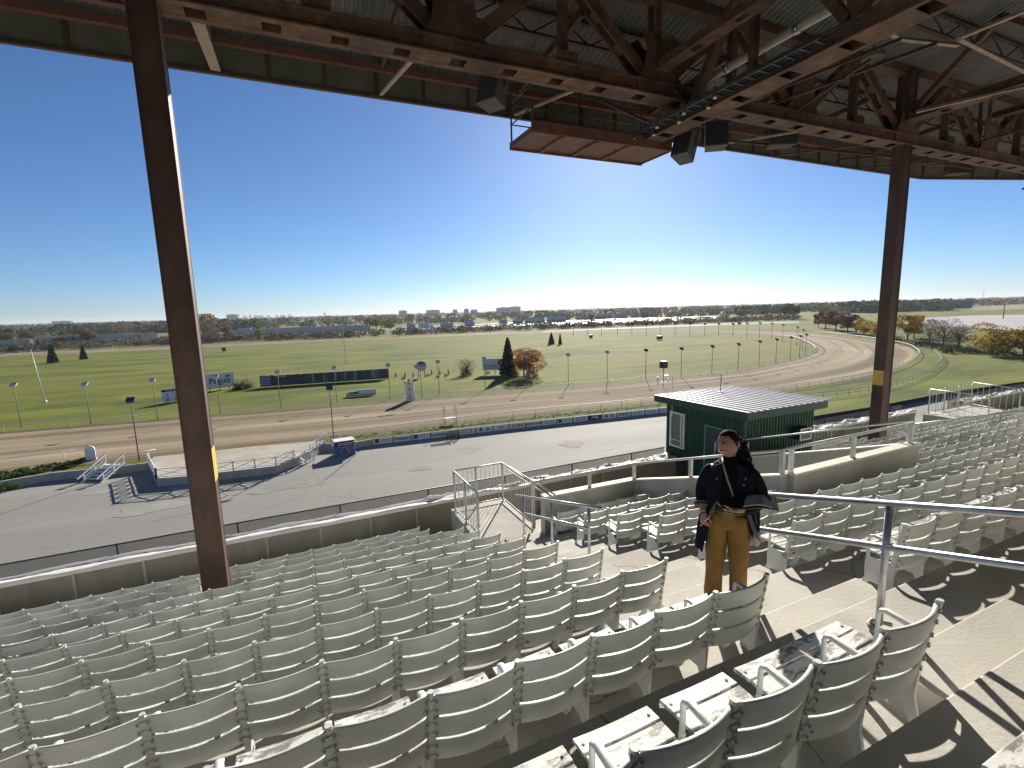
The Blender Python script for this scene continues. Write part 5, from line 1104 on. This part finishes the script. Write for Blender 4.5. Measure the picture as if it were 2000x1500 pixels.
for i, (xa, xb) in enumerate(prs):
    P = Vector((*G(xa+1, wally(xa+1), GZ), AZ)); Q = Vector((*G(xb-1, wally(xb-1), GZ), AZ)); d = Q-P; Ln = d.length; rz = math.atan2(d.y, d.x); n_ = Vector((d.y, -d.x, 0)).normalized()
    t = thing('banner', 'pale '*(i != 12)+BL_[i], 'banner', P+n_*.04, rz, 'advertising banners along the apron wall'); dark = i == 12
    a = MB(); a.box(.02, Ln-.02, -.03, 0, .12, .98); a.build('cloth', M['black'] if dark else M['banner'], t); cx = Ln/2; zc = .55
    if i in TXT: s_, m_, sz, sx = TXT[i]; lettering(s_, sz, M[m_], t, (cx, -.05, zc), sx=sx, bold=.01)
    def rect(x0, x1, z0, z1, m_): a = MB(); a.box(x0, x1, -.05, -.031, z0, z1); a.build('print', M[m_], t)
    if i in (0, 2, 10): rect(.2, .75, .3, .85, 'navy'); bars(t, .95, .62, Ln-1.2, 2, 'greyp', .07, .2, y=-.05)
    elif i in (4, 11): rect(.5, Ln-.5, .3, .36, 'navy'); rect(.5, Ln-.5, .76, .82, 'navy'); rect(.5, .6, .36, .76, 'navy'); rect(Ln-.6, Ln-.5, .36, .76, 'navy'); bars(t, .8, .52, Ln-1.6, 1, 'greyp', .08, .2, y=-.05)
    elif i in (5, 13): a = MB(); a.disc((Ln*.3, -.03, .55), .26, .02, 14, 0, 'y'); a.disc((Ln*.72, -.03, .55), .2, .02, 14, 0, 'y'); a.build('print', M['greenp'], t); bars(t, Ln*.5, .3, Ln*.4, 1, 'greyp', .07, .2, y=-.05)
    elif i == 14: [rect(.3+.65*q, .75+.65*q, .35, .8, 'greyp') for q in range(3)]
    elif i not in TXT: bars(t, .35, .6, Ln-.7, 2, 'greenp' if i == 9 else 'greyp', .08, .22, y=-.05, seed=i)
    a = MB(); a.box(-.05, .03, -.05, .02, .0, 1.05); a.build('edge_post', M['greyp'], t)
x, y = G(886, 858, AZ); t = thing('gate', 'dark narrow gate in the gap between the banners', 'gate', (x, y, AZ), rad(-6)); a = MB(); a.box(-.9,-.8,-.1,.1,0,1.1); a.box(.75,.85,-.1,.1,0,1.1); a.box(-.1,0,-.1,.1,0,1.0); a.build('posts', M['dark'], t); a = MB(); [a.box(-.8+.18*i,-.76+.18*i,-.03,.03,.1,.95) for i in range(9)]; a.build('bars', M['dark'], t)
# grate on the apron near the banners
x, y = G(861, 868, AZ); t = thing('drain_grate', 'dark drain grate on the apron below the banner gap', 'grate', (x, y, AZ+.01), rad(-6)); a = MB(); [a.box(-1.3,1.3,-.6+.15*i,-.52+.15*i,0,.03) for i in range(8)]; a.box(-1.35,-1.3,-.65,.6,0,.035); a.box(1.3,1.35,-.65,.6,0,.035); a.build('grille', M['dark'], t)
# ------------------------------------------------------------------ blue kiosk
P, Ln, rz = frame_on((656,893), (694,887), AZ); t = thing('kiosk', 'small blue kiosk with a red emblem and slanted white canopy on the apron', 'kiosk', P, rz)
a = MB(); a.box(0, Ln, 0, 1.6, 0, 1.25); a.build('counter', M['blue'], t); a = MB(); a.box(.05, Ln-.05, .05, 1.6, 1.25, 1.9); a.build('upper_panel', M['navyb'], t); bars(t, .35, 1.62, Ln*.8, 2, 'pale', .08, .2, y=.03, seed=2); bars(t, .3, 1.3, Ln*.85, 1, 'redp', .1, .2, y=-.02)
a = MB(); a.add([(-.25,-.5,1.55),(0,.0,1.95),(0,1.7,1.95),(-.25,1.9,1.75)], [(0,1,2,3)]); a.box(-.05, Ln+.05, -.02, 1.7, 1.92, 1.98)
a.prism([(-.3,-.35,1.5),(-.02,.0,1.95),(-.02,1.7,1.95),(-.3,1.9,1.6)], (-.03,0,0)); a.prism([(Ln+.3,-.35,1.5),(Ln+.02,.0,1.95),(Ln+.02,1.7,1.95),(Ln+.3,1.9,1.6)], (.03,0,0)); a.build('canopy', M['white'], t)
a = MB(); a.box(Ln+.001, Ln+.03, -.02, .3, 0, 1.3); a.build('side_flap', M['white'], t)
a = MB(); rr = lambda s_: [(Ln*.48+s_*.42*math.sin(u)*(1-.35*math.cos(u)), -.04, .62+s_*.55*math.cos(u)) for u in np.linspace(0, 2*math.pi, 24, endpoint=False)]
a.tube(rr(1), .025, 5, closed=True); a.build('emblem_ring', M['white'], t); a = MB(); a.tube(rr(.72), .04, 5, closed=True); a.tube(rr(.35), .04, 5, closed=True); a.build('emblem', M['redp'], t)
# ------------------------------------------------------------------ white steps at left
x, y = G(192, 938, AZ); t = thing('access_steps', 'white timber steps with handrails leading from the apron up to the track', 'steps', (x, y, AZ), rad(-28))
for i in range(5): a = MB(); a.box(-1.0, 1.0, -.2+i*.5, .25+i*.5, .15+i*.25, .21+i*.25); a.build('tread', M['white'], t)
for sx in (-1.15, 1.15):
    a = MB(); a.beam((sx, -.9, -.02), (sx, 2.4, 1.35), .12, .22); a.build('stringer', M['white'], t)
    a = MB(); a.beam((sx, -1.3, .62), (sx, 2.6, 2.35), .14, .18); a.beam((sx, -.6, .5), (sx, 2.5, 1.75), .06, .08)
    for yy in (-.5, .9, 2.4): a.box(sx-.06, sx+.06, yy-.06, yy+.06, .1+.42*max(0, yy), 1.0+.44*(yy+.5))
    a.build('handrail', M['white'], t)
x, y = G(178, 899); t = thing('round_marker', 'white round-topped marker board behind the white steps', 'marker', (x, y, GZ), rad(-10)); a = MB(); a.prism([(-.55,0,0),(.55,0,0)]+[(.55*math.cos(math.pi*k/10), 0, 1.3+.55*math.sin(math.pi*k/10)) for k in range(11)], (0,.12,0)); a.build('board', M['white'], t); a = MB(); a.box(-.5,.5,.12,.3,0,.15); a.build('foot', M['white'], t)
# ------------------------------------------------------------------ white cross-braced fence on the enclosure wall
def xfence(pts, label, h=1.05, bay=2.2, z=GZ+.08):
    t = thing('cross_fence', label, 'fence', (0,0,0)); P = [Vector((*p, z)) for p in pts]
    rails = MB(); xs = MB(); ps = []
    for p, q in zip(P[:-1], P[1:]):
        d = q-p; n = max(1, round(d.length/bay))
        rails.beam(p+Vector((0,0,h)), q+Vector((0,0,h)), .10, .09); rails.beam(p+Vector((0,0,.16)), q+Vector((0,0,.16)), .07, .08)
        for i in range(n):
            a0, a1 = p+d*(i/n), p+d*((i+1)/n); xs.beam(a0+Vector((0,0,.2)), a1+Vector((0,0,h-.05)), .05, .07); xs.beam(a0+Vector((0,0,h-.05)), a1+Vector((0,0,.2)), .05, .07); ps.append(a0)
    ps.append(P[-1]); rails.build('rails', M['white'], t); xs.build('cross_braces', M['white'], t)
    for p in ps: a = MB(); a.box(p.x-.08, p.x+.08, p.y-.08, p.y+.08, z, z+h+.12); a.build('post', M['white'], t)
ins = lambda p: p
xfence([WP[4], WP[5]], 'white cross-braced fence along the left end of the enclosure', bay=1.6); xfence(WP[5:9], 'white cross-braced fence along the front of the enclosure, passing behind the left column'); xfence(WP[9:12][:2], 'white cross-braced fence slanting up from the enclosure gate to the kiosk', bay=1.7)
x, y = G(596, 905, AZ); t = thing('fence_gate', 'white cross-braced gate with steps at the right end of the enclosure', 'gate', (x, y, AZ), rad(8))
a = MB(); 
for p, q in (((-1.4,0,0),(-1.4,0,1.9)),((0,-.3,0),(0,-.3,1.7)),((1.2,.6,0),(1.2,.6,1.8)),((-1.4,0,1.85),(0,-.3,1.65)),((0,-.3,1.65),(1.2,.6,1.75)),((-1.4,0,.5),(0,-.3,1.5)),((-1.4,0,1.7),(0,-.3,.3)),((0,-.3,.2),(1.2,.6,1.6)),((0,-.3,1.5),(1.2,.6,.3)),((-1.4,0,.4),(0,-.3,.15)),((0,-.3,.15),(1.2,.6,.2))): a.beam(p, q, .10, .10)
a.build('frame', M['white'], t); a = MB(); [a.box(-1.2, -.1, .2+.3*i, .5+.3*i, .2*i+.1, .2*i+.17) for i in range(4)]; a.build('treads', M['white'], t)
# rough verge plants along the banner wall top
r_ = random.Random(3); sp = []
for i in range(190):
    px = r_.uniform(640, 1395); y0 = float(np.interp(px, [640,735,1000,1290,1400], [861,853,824,795,785])); py = y0-r_.uniform(.5, 7); x, y = G(px, py); sp.append((x, y, r_.uniform(.3, .9), r_.uniform(.05, .15), 20))
mass('verge_weeds', 'weedy grass tufts on top of the banner wall', sp, 'lime', .5, 8, 'weeds')
sp = []
for i in range(90):
    px = r_.uniform(-20, 165); py = 938-(px*.17)-r_.uniform(1, 12); x, y = G(px, py); sp.append((x, y, r_.uniform(.6, 1.2), r_.uniform(.12, .35), 26))
mass('verge_weeds', 'weedy grass tufts on the wall at far left', sp, 'green', .5, 9, 'weeds')
shrub(8, 958, 46, 12, 'green', 'low green bush on the apron at the left edge', 1500)
# ================================================================== the woman
PX, PY, PZ = 3.45, 3.0, Zf(1)
person = thing('person', 'smiling woman in a long dark coat and mustard trousers holding an open folder', 'person', (PX, PY, PZ), math.atan2(-.755, .656))
# local axes: +x = picture right, -y = towards the camera, +z up
def skin_obj(name, chains, m, parent, sub=2, root=0, smooth=True):
    vs, es, rs = [], [], []
    for ch in chains:
        prev = None
        for it in ch:
            if isinstance(it, int): prev = it; continue
            p, r = it; vs.append(p); rs.append(r if isinstance(r, tuple) else (r, r))
            if prev is not None: es.append((prev, len(vs)-1))
            prev = len(vs)-1
    me = bpy.data.meshes.new(name); me.from_pydata(vs, es, []); o = bpy.data.objects.new(name, me); COL.objects.link(o)
    bm_mod = o.modifiers.new('skin', 'SKIN'); bm_mod.use_smooth_shade = True
    if not me.skin_vertices: me.attributes.new('', 'FLOAT', 'POINT') if False else None
    sv = me.skin_vertices[0].data if me.skin_vertices else None
    if sv is None:
        import bmesh
        bm = bmesh.new(); bm.from_mesh(me); bm.verts.layers.skin.verify(); bm.to_mesh(me); bm.free(); sv = me.skin_vertices[0].data
    for i, r in enumerate(rs): sv[i].radius = r; sv[i].use_root = (i == root)
    s_ = o.modifiers.new('sub', 'SUBSURF'); s_.levels = sub; s_.render_levels = sub
    dg = bpy.context.evaluated_depsgraph_get(); dg.update(); me2 = bpy.data.meshes.new_from_object(o.evaluated_get(dg)); bpy.data.objects.remove(o)
    me2.name = name; me2.materials.clear(); me2.materials.append(m)
    for p in me2.polygons: p.use_smooth = smooth
    o = bpy.data.objects.new(name, me2); COL.objects.link(o); o.parent = parent; return o
M['skinm'] = mat('skin', (.36,.185,.12), (.43,.235,.15), 8, .5); M['coat'] = mat('dark navy wool coat', (.010,.011,.022), (.016,.017,.030), 30, .85, spec=.1, bump=.3, bscale=90); M['shirt'] = mat('black knit top', (.008,.008,.009), (.013,.013,.014), 20, .85, spec=.1, bump=.2)
M['pants'] = mat('mustard trousers', (.20,.11,.02), (.28,.155,.03), 7, .8, bump=.35, bscale=22); M['hair'] = mat('black curly hair', (.008,.006,.006), (.02,.014,.012), 40, .8, spec=.2, bump=.8, bscale=60); M['strap'] = mat('pale strap', (.32,.30,.27), None, rough=.6); M['teeth'] = mat('teeth', (.8,.76,.68), None, rough=.3); M['lip'] = mat('lips', (.30,.07,.06), None, rough=.4); M['paper'] = mat('paper', (.6,.6,.6), (.7,.7,.7), 5, .6); M['folder'] = mat('dark folder', (.02,.02,.022), (.04,.04,.042), 5, .35); M['leather'] = mat('dark leather', (.04,.025,.018), None, rough=.4); M['lining'] = mat('grey coat lining', (.07,.075,.085), (.10,.105,.115), 8, .6); M['shoe'] = mat('black shoe', (.01,.01,.01), None, rough=.35); M['bottle'] = mat('beige pouch', (.42,.33,.27), (.5,.4,.33), 6, .5)
# skeleton joints
pel = (0, 0, .90)
LH = (-.185, -.115, .925)       # hand hanging at picture left
RHp = (.045, -.30, 1.065)       # hand under the folder
legs = []
body = [[(pel, (.14,.10)), ((0,0,1.02), (.115,.085)), ((0,-.005,1.16), (.125,.09)), ((0,0,1.29), (.135,.085)), ((0,.01,1.375), (.07,.06)), ((-.005,.0,1.43), .047), ((-.012,-.012,1.49), .05)],
        [0, ((-.085,0,.83), .095), ((-.10,-.01,.48), .058), ((-.105,.01,.30), .052), ((-.105,.025,.09), .036), ((-.11,-.05,.035), .035), ((-.112,-.13,.03), .028)],
        [0, ((.085,0,.83), .095), ((.09,-.015,.48), .058), ((.092,.0,.30), .052), ((.095,.02,.09), .036), ((.10,-.055,.035), .035), ((.105,-.135,.03), .028)],
        [3, ((-.150,.005,1.315), .042), ((-.215,.02,1.09), .036), ((-.205,-.06,.985), .030), (LH, .024)],
        [3, ((.150,.005,1.315), .042), ((.225,.03,1.10), .036), ((.17,-.17,1.04), .031), (RHp, .024)]]
bd = skin_obj('body', body, M['skinm'], person, 2)
def hand(W_, palm_dir, side, up, curl, name='hand'):
    """palm block and five fingers: W_ wrist point, palm_dir towards the fingers, side = thumb side, up = back of the hand"""
    P = Vector(W_); d = Vector(palm_dir).normalized(); s_ = Vector(side).normalized(); u = Vector(up).normalized(); ch = []
    palm = [[(tuple(P-d*.01), (.022,.018)), (tuple(P+d*.035), (.034,.015)), (tuple(P+d*.075), (.036,.013))]]
    o = skin_obj(name, palm, M['skinm'], person, 2); 
    for k, (off, ln) in enumerate(((.030,.062),(.011,.072),(-.010,.067),(-.029,.052))):
        b0 = P+d*.078+s_*off; c = curl*(1+.12*k); pts = [b0-d*.012]; ang = 0; q = b0
        for seg in (.42, .33, .25):
            pts.append(q); ang += c*.5; q = q+(d*math.cos(ang)-u*math.sin(ang))*ln*seg
        pts.append(q); f = skin_obj('finger', [[(tuple(p), r) for p, r in zip(pts, (.0085,.0088,.0082,.0075,.006))]], M['skinm'], person, 1); f.parent = o
    t0 = P+d*.02+s_*.028; t1 = P+d*.05+s_*.052-u*.008; t2 = P+d*.085+s_*.052-u*.02
    f = skin_obj('thumb', [[(tuple(t0), .011), (tuple(t1), .0098), (tuple(t2), .0075)]], M['skinm'], person, 1); f.parent = o
    return o
hand(LH, (.10,-.25,-1), (.9,-.5,.1), (-.3,-.8,.2), 1.1)
hand(RHp, (-1,-.12,.10), (.05,-.9,.55), (.0,-.5,-.85), .75)
# head (turned towards picture left), sculpted sphere
def head():
    n, mm_ = 40, 28; a = MB(); rings = []
    for i in range(1, mm_):
        ph = math.pi*i/mm_; z = math.cos(ph); r = math.sin(ph); ring = []
        for k in range(n):
            t = 2*math.pi*k/n; x = r*math.sin(t); y = -r*math.cos(t)        # -y is the face
            X, Y, Z = x*.076, y*.094, z*.118
            f = max(0, -y)
            if z < -.1: w = 1-.34*(min(1, (-.1-z)/.9))**1.15; X *= w; Y *= (1-.16*(-.1-z)/.9) if y < 0 else (1-.40*min(1,(-.1-z)/.9))
            g = lambda cx, cz, sx, sz: math.exp(-((x-cx)/sx)**2-((z-cz)/sz)**2)
            if y < 0:
                Y -= .019*g(0, -.20, .15, .16)+.010*g(0, .02, .10, .20)            # nose
                Y += .010*g(.36, .06, .20, .11)+.010*g(-.36, .06, .20, .11)         # eye sockets
                Y -= .004*g(.36, .05, .13, .07)+.004*g(-.36, .05, .13, .07)+.004*g(0, .24, .6, .09)
                Y -= .008*g(.42, -.24, .22, .2)+.008*g(-.42, -.24, .22, .2)         # cheeks in a smile
                Y -= .007*g(0, -.50, .32, .10)-.004*g(0, -.66, .3, .06)+.0; Y -= .008*g(0, -.84, .3, .13)
            ring.append((X, Y, Z))
        rings.append(ring)
    a.loft(rings); return a
hp = Vector((-.018, -.028, 1.555)); HR = rad(-38)
hd = bpy.data.objects.new('head', head().mesh('head', M['skinm'])); COL.objects.link(hd); hd.parent = person; hd.location = hp; hd.rotation_euler = (rad(2), rad(-7), HR)
def onhead(name, a, m): o = a.build(name, m, hd); return o
a = MB()
for sx in (-1, 1): a.tube([(sx*.012,-.093,.0065),(sx*.028,-.0935,.010),(sx*.043,-.083,.006)], [.002,.0045,.002], 8)
onhead('eyes', a, M['teeth']); a = MB()
for sx in (-1, 1): a.tube([(sx*.028,-.0985,.009),(sx*.028,-.0935,.009)], .0048, 8)
onhead('irises', a, M['hair']); a = MB()
for sx in (-1, 1): a.tube([(sx*.012,-.0985,.029),(sx*.03,-.0975,.036),(sx*.052,-.083,.028)], [.003,.0042,.002], 6); a.tube([(sx*.010,-.0975,.011),(sx*.028,-.1015,.017),(sx*.047,-.084,.010)], .0017, 5)
onhead('eyebrows', a, M['hair']); a = MB()
a.tube([(-.031,-.083,-.043),(-.016,-.0975,-.052),(0,-.101,-.054),(.016,-.0975,-.052),(.031,-.083,-.043)], [.004,.0078,.0085,.0078,.004], 8); onhead('teeth', a, M['teeth']); a = MB()
a.tube([(-.034,-.082,-.041),(-.016,-.098,-.0455),(0,-.1025,-.047),(.016,-.098,-.0455),(.034,-.082,-.041)], .0033, 6); a.tube([(-.033,-.082,-.043),(-.018,-.096,-.058),(0,-.1005,-.0625),(.018,-.096,-.058),(.033,-.082,-.043)], .0040, 6); onhead('lips', a, M['lip']); a = MB()
for sx in (-1, 1): a.tube([(sx*.072,.0,.026),(sx*.082,.012,.018),(sx*.083,.012,-.004),(sx*.074,.002,-.028)], [.006,.009,.008,.006], 8)
onhead('ears', a, M['skinm'])
# hair: tight cap, parting, long curls falling behind the shoulder at picture right
a = MB(); rings = []; n = 40
for i in range(0, 19):
    ring = []
    for k in range(n):
        t = 2*math.pi*k/n; c = -math.cos(t)                       # c < 0 : towards the face
        lim = 2.05 if c > .1 else 2.05-1.22*min(1, (.1-c)/.75)**.8  # how far down the cap reaches
        ph = .03+(lim-.03)*i/18; x = math.sin(ph)*math.sin(t); y = math.sin(ph)*c; z = math.cos(ph)
        j = 1.05+.012*math.sin(k*2.7+i*.9)+.008*math.sin(k*5.1+i*2.1)+(-.035 if i == 18 else 0)
        if z < -.1: wq = 1-.34*(min(1, (-.1-z)/.9))**1.15; x *= wq
        ring.append((x*.077*j, y*.0955*j+.003, z*.120*j))
    rings.append(ring)
a.loft(rings, caps=True); onhead('hair', a, M['hair'])
r_ = random.Random(2); a = MB()
for i in range(60):
    x0 = r_.uniform(.01, .10); y0 = r_.uniform(.03, .12); z0 = 1.60-r_.uniform(0, .1); L_ = r_.uniform(.20, .36); pts = []; ph = r_.uniform(0, 6); rc = r_.uniform(.009, .016)
    for j in range(22):
        u = j/21; cx = x0+(.045+.07*r_.random()*0)*math.sin(u*1.7)+.02*(i % 5-2)*u; cy = y0+.02*u; pts.append((cx+rc*math.cos(ph+u*26)*min(1, u*3), cy+rc*math.sin(ph+u*26)*min(1, u*3), z0-L_*u))
    a.tube(pts, [.006]*19+[.005,.004,.002], 5)
a.build('curls', M['hair'], person)
# clothes --------------------------------------------------------
def ell(cx, cy, z, rx, ry, n=28, wob=0.0, ph=0.0, a0=0, a1=2*math.pi, full=True):
    out = []
    for k in range(n if full else n+1):
        t = a0+(a1-a0)*k/n; w = 1+wob*math.sin(t*5+ph)+wob*.6*math.sin(t*9+ph*2.3); out.append((cx+rx*math.sin(t)*w, cy-ry*math.cos(t)*w, z))
    return out
a = MB(); a.loft([ell(0,0,.93,.155,.112), ell(0,-.004,1.0,.140,.108), ell(0,-.008,1.10,.145,.118), ell(0,-.012,1.20,.158,.125), ell(0,-.004,1.30,.16,.108), ell(0,.004,1.37,.115,.085), ell(-.004,.0,1.405,.062,.060), ell(-.006,-.004,1.445,.056,.056)]); a.build('shirt', M['shirt'], person)
def trouser(sx, top, knee, ank, seed):
    rr = []; N_ = 16
    for i in range(N_+1):
        u = i/N_; z = .93-(.93-.085)*u
        if z > .80: cx = sx*.072; rx = .098; ry = .118
        else:
            v = (.80-z)/(.80-.085); cx = sx*(.080+.018*v); rx = .095-.030*min(1, v*1.6)+.004*v; ry = .110-.040*min(1, v*1.5)
        wr = .016+.055*math.exp(-((z-.47)/.07)**2)+.045*math.exp(-((z-.13)/.05)**2); cy = -.01*math.exp(-((z-.48)/.1)**2)+.012*(z < .3)
        rr.append([(x, y, z+.006*math.sin(x*60+i*2.1+seed)) for x, y, z in ell(cx, cy, z, rx, ry, 26, wr, i*1.9+seed)])
    return rr
a = MB(); a.loft(trouser(-1, 0, 0, 0, 1)); a.loft(trouser(1, 0, 0, 0, 4)); a.loft([ell(0,0,z,rx,.119,28,.01,z*9) for z, rx in ((.80,.165),(.86,.17),(.93,.158),(.985,.148))]); a.build('trousers', M['pants'], person)
a = MB(); a.loft([ell(0,0,z,.151,.121,28) for z in (.955,.99)]); bt = a.build('belt', M['leather'], person)
a = MB(); a.tube([(-.025,-.123,.957),(.025,-.123,.957),(.025,-.123,.990),(-.025,-.123,.990)], .0045, 6, closed=True); a.build('buckle', M['galv'], bt)
for sx in (-1, 1):
    a = MB(); a.loft([[(sx*.105+.042*math.sin(t)*w, yy-.0+.0*math.cos(t), .045+.045*math.cos(t)*w) for t in np.linspace(0, 2*math.pi, 14, endpoint=False)] for yy, w in ((.07,.75),(.02,1.0),(-.05,.95),(-.12,.8),(-.17,.45))]); a.build('shoe', M['shoe'], person)
# coat: open front, flaring, hem lower at picture left
def coat():
    a = MB(); rows = []
    for i in range(23):
        u = i/22; z = 1.39-(1.39-.64)*u
        if z > 1.30: rx, ry = .095+.095*(1.39-z)/.09, .085+.045*(1.39-z)/.09
        else: v = (1.30-z)/(1.30-.62); rx = .190-.022*math.sin(min(1, v*1.7)*math.pi)*.6+.055*v; ry = .135+.045*v
        op = .34+.62*min(1, max(0, (1.34-z)/.7))              # half opening angle at the front
        row = []
        for k in range(37):
            t = op+(2*math.pi-2*op)*k/36; w = 1+(.012+.05*u)*math.sin(t*7+2.2*u*3)+.02*u*math.sin(t*13)
            side = math.sin(t); zz = z-(.10*u if side < 0 else -.05*u)
            row.append((rx*side*w, -ry*math.cos(t)*w+.012, zz))
        rows.append(row)
    a.loft(rows, caps=False, closed=False)
    return a
co = coat().build('coat', M['coat'], person); sm = co.modifiers.new('solid', 'SOLIDIFY'); sm.thickness = .014; sm.offset = 1
a = MB()
for sx in (-1, 1): # lapels
    a.prism([(sx*.045,-.085,1.405),(sx*.115,-.095,1.37),(sx*.135,-.128,1.27),(sx*.085,-.140,1.12),(sx*.058,-.135,1.2),(sx*.055,-.11,1.32)], (0,-.012,0))
a.build('lapels', M['coat'], co)
a = MB(); a.prism([(.085,-.14,1.10),(.125,-.16,1.08),(.215,-.155,.80),(.245,-.14,.74),(.19,-.165,.80)], (.004,-.012,0)); a.prism([(-.085,-.14,1.08),(-.12,-.16,1.0),(-.15,-.165,.93),(-.11,-.15,.95)], (0,-.01,0)); a.build('lining', M['lining'], co)
a = MB()
for x, z in ((-.095,1.27),(.10,1.24),(.11,1.30)): a.disc((x,-.155,z), .007, .005, 10, 0, 'y')
a.build('buttons', M['greyp'], co)
def sleeve(pts, cuffz):
    return skin_obj('sleeve', [[(p, r) for p, r in pts]], M['coat'], co, 2)
sleeve([((-.11,.01,1.335), .062), ((-.165,.012,1.275), .062), ((-.218,.02,1.10), .052), ((-.208,-.03,1.02), .048), ((-.194,-.085,.965), .044)], 0)
sleeve([((.11,.01,1.335), .062), ((.170,.012,1.275), .064), ((.238,.03,1.11), .058), ((.20,-.09,1.045), .052), ((.13,-.20,1.04), .046), ((.085,-.262,1.05), .038)], 0)
a = MB(); a.loft([ell(0,0,0,.054,.050,18), ell(0,0,.02,.056,.052,18)]); a.loft([ell(0,0,.03,.055,.051,18), ell(0,0,.042,.057,.053,18)]); cf = a.build('cuff', mat('grey knit cuff', (.10,.10,.12), (.14,.14,.16), 40, .8), co); cf.location = (-.204,-.078,.968); cf.rotation_euler = (rad(-40), rad(-12), 0)
# strap of the bag, hanging tassel
a = MB(); a.tube([(-.062,-.03,1.425),(-.05,-.118,1.38),(-.02,-.150,1.28),(.015,-.155,1.18),(.035,-.145,1.10)], .0075, 6); a.build('strap', M['strap'], person)
# folder held open (a thing of its own) and what hangs at her sides
t = thing('folder', 'open dark folder with pale pages held by the woman', 'folder', (PX, PY, PZ), person.rotation_euler[2])
def leaf(p0, p1, p2, p3, bow, m, nm, th=.006):
    a = MB(); rows = []
    for i in range(9):
        u = i/8; A = Vector(p0).lerp(Vector(p1), u); B = Vector(p3).lerp(Vector(p2), u); up = Vector((0,0,bow*math.sin(u*math.pi))); rows.append([tuple(A+up), tuple(B+up), tuple(B+up+Vector((0,0,th))), tuple(A+up+Vector((0,0,th)))])
    a.loft(rows, smooth=False); a.build(nm, m, t)
leaf((-.07,-.36,1.085), (.13,-.33,1.100), (.13,-.14,1.125), (-.07,-.18,1.115), .004, M['folder'], 'left_cover')
leaf((.13,-.33,1.100), (.34,-.25,1.085), (.33,-.04,1.125), (.13,-.14,1.115), .016, M['folder'], 'right_cover', .008)
leaf((.10,-.32,1.112), (.30,-.25,1.108), (.29,-.06,1.125), (.12,-.13,1.125), .020, M['paper'], 'pages')
t = thing('pouch', 'small beige pouch hanging at the woman\'s hip by the handrail', 'pouch', (PX, PY, PZ), person.rotation_euler[2])
a = MB(); a.loft([ell(.205,-.07,.80,.030,.024,14), ell(.205,-.07,.76,.034,.026,14), ell(.205,-.07,.70,.033,.026,14), ell(.205,-.07,.675,.022,.018,14)]); a.build('pouch_body', M['bottle'], t); a = MB(); a.loft([ell(.205,-.07,.80,.032,.026,14), ell(.205,-.07,.825,.026,.02,14)]); a.tube([(.205,-.07,.82),(.19,-.08,.95),(.16,-.1,1.05)], .005, 5); a.build('strap', M['leather'], t)
t = thing('pen', 'pen held in the woman\'s lowered hand', 'pen', (PX, PY, PZ), person.rotation_euler[2])
a = MB(); a.tube([(-.20,-.20,.84),(-.125,-.205,.955)], .0055, 8); a.build('barrel', M['galv'], t); a = MB(); a.tube([(-.125,-.205,.955),(-.118,-.2055,.965)], .004, 8); a.build('cap', M['black'], t)

for o_ in [o for o in COL.objects if o.parent is None and o.name.split('.')[0] in ('person', 'folder', 'pouch', 'pen')]: o_.scale = (1.10, 1.06, 1.0)
# ------------------------------------------------------------------ thin blue air towards the skyline
hm = bpy.data.materials.new('thin haze'); hm.use_nodes = True; N = hm.node_tree.nodes; N.remove(N['Principled BSDF'])
pv = N.new('ShaderNodeVolumePrincipled'); pv.inputs['Color'].default_value = (.80,.88,1,1); pv.inputs['Density'].default_value = .00008; pv.inputs['Anisotropy'].default_value = .2
hm.node_tree.links.new(pv.outputs[0], N['Material Output'].inputs['Volume'])
a = MB(); a.box(-9000, 9000, -60, 9500, -19.5, 42); hz = a.build('haze', hm); tag(hz, 'thin pale air fading the far skyline', 'haze', kind='stuff')
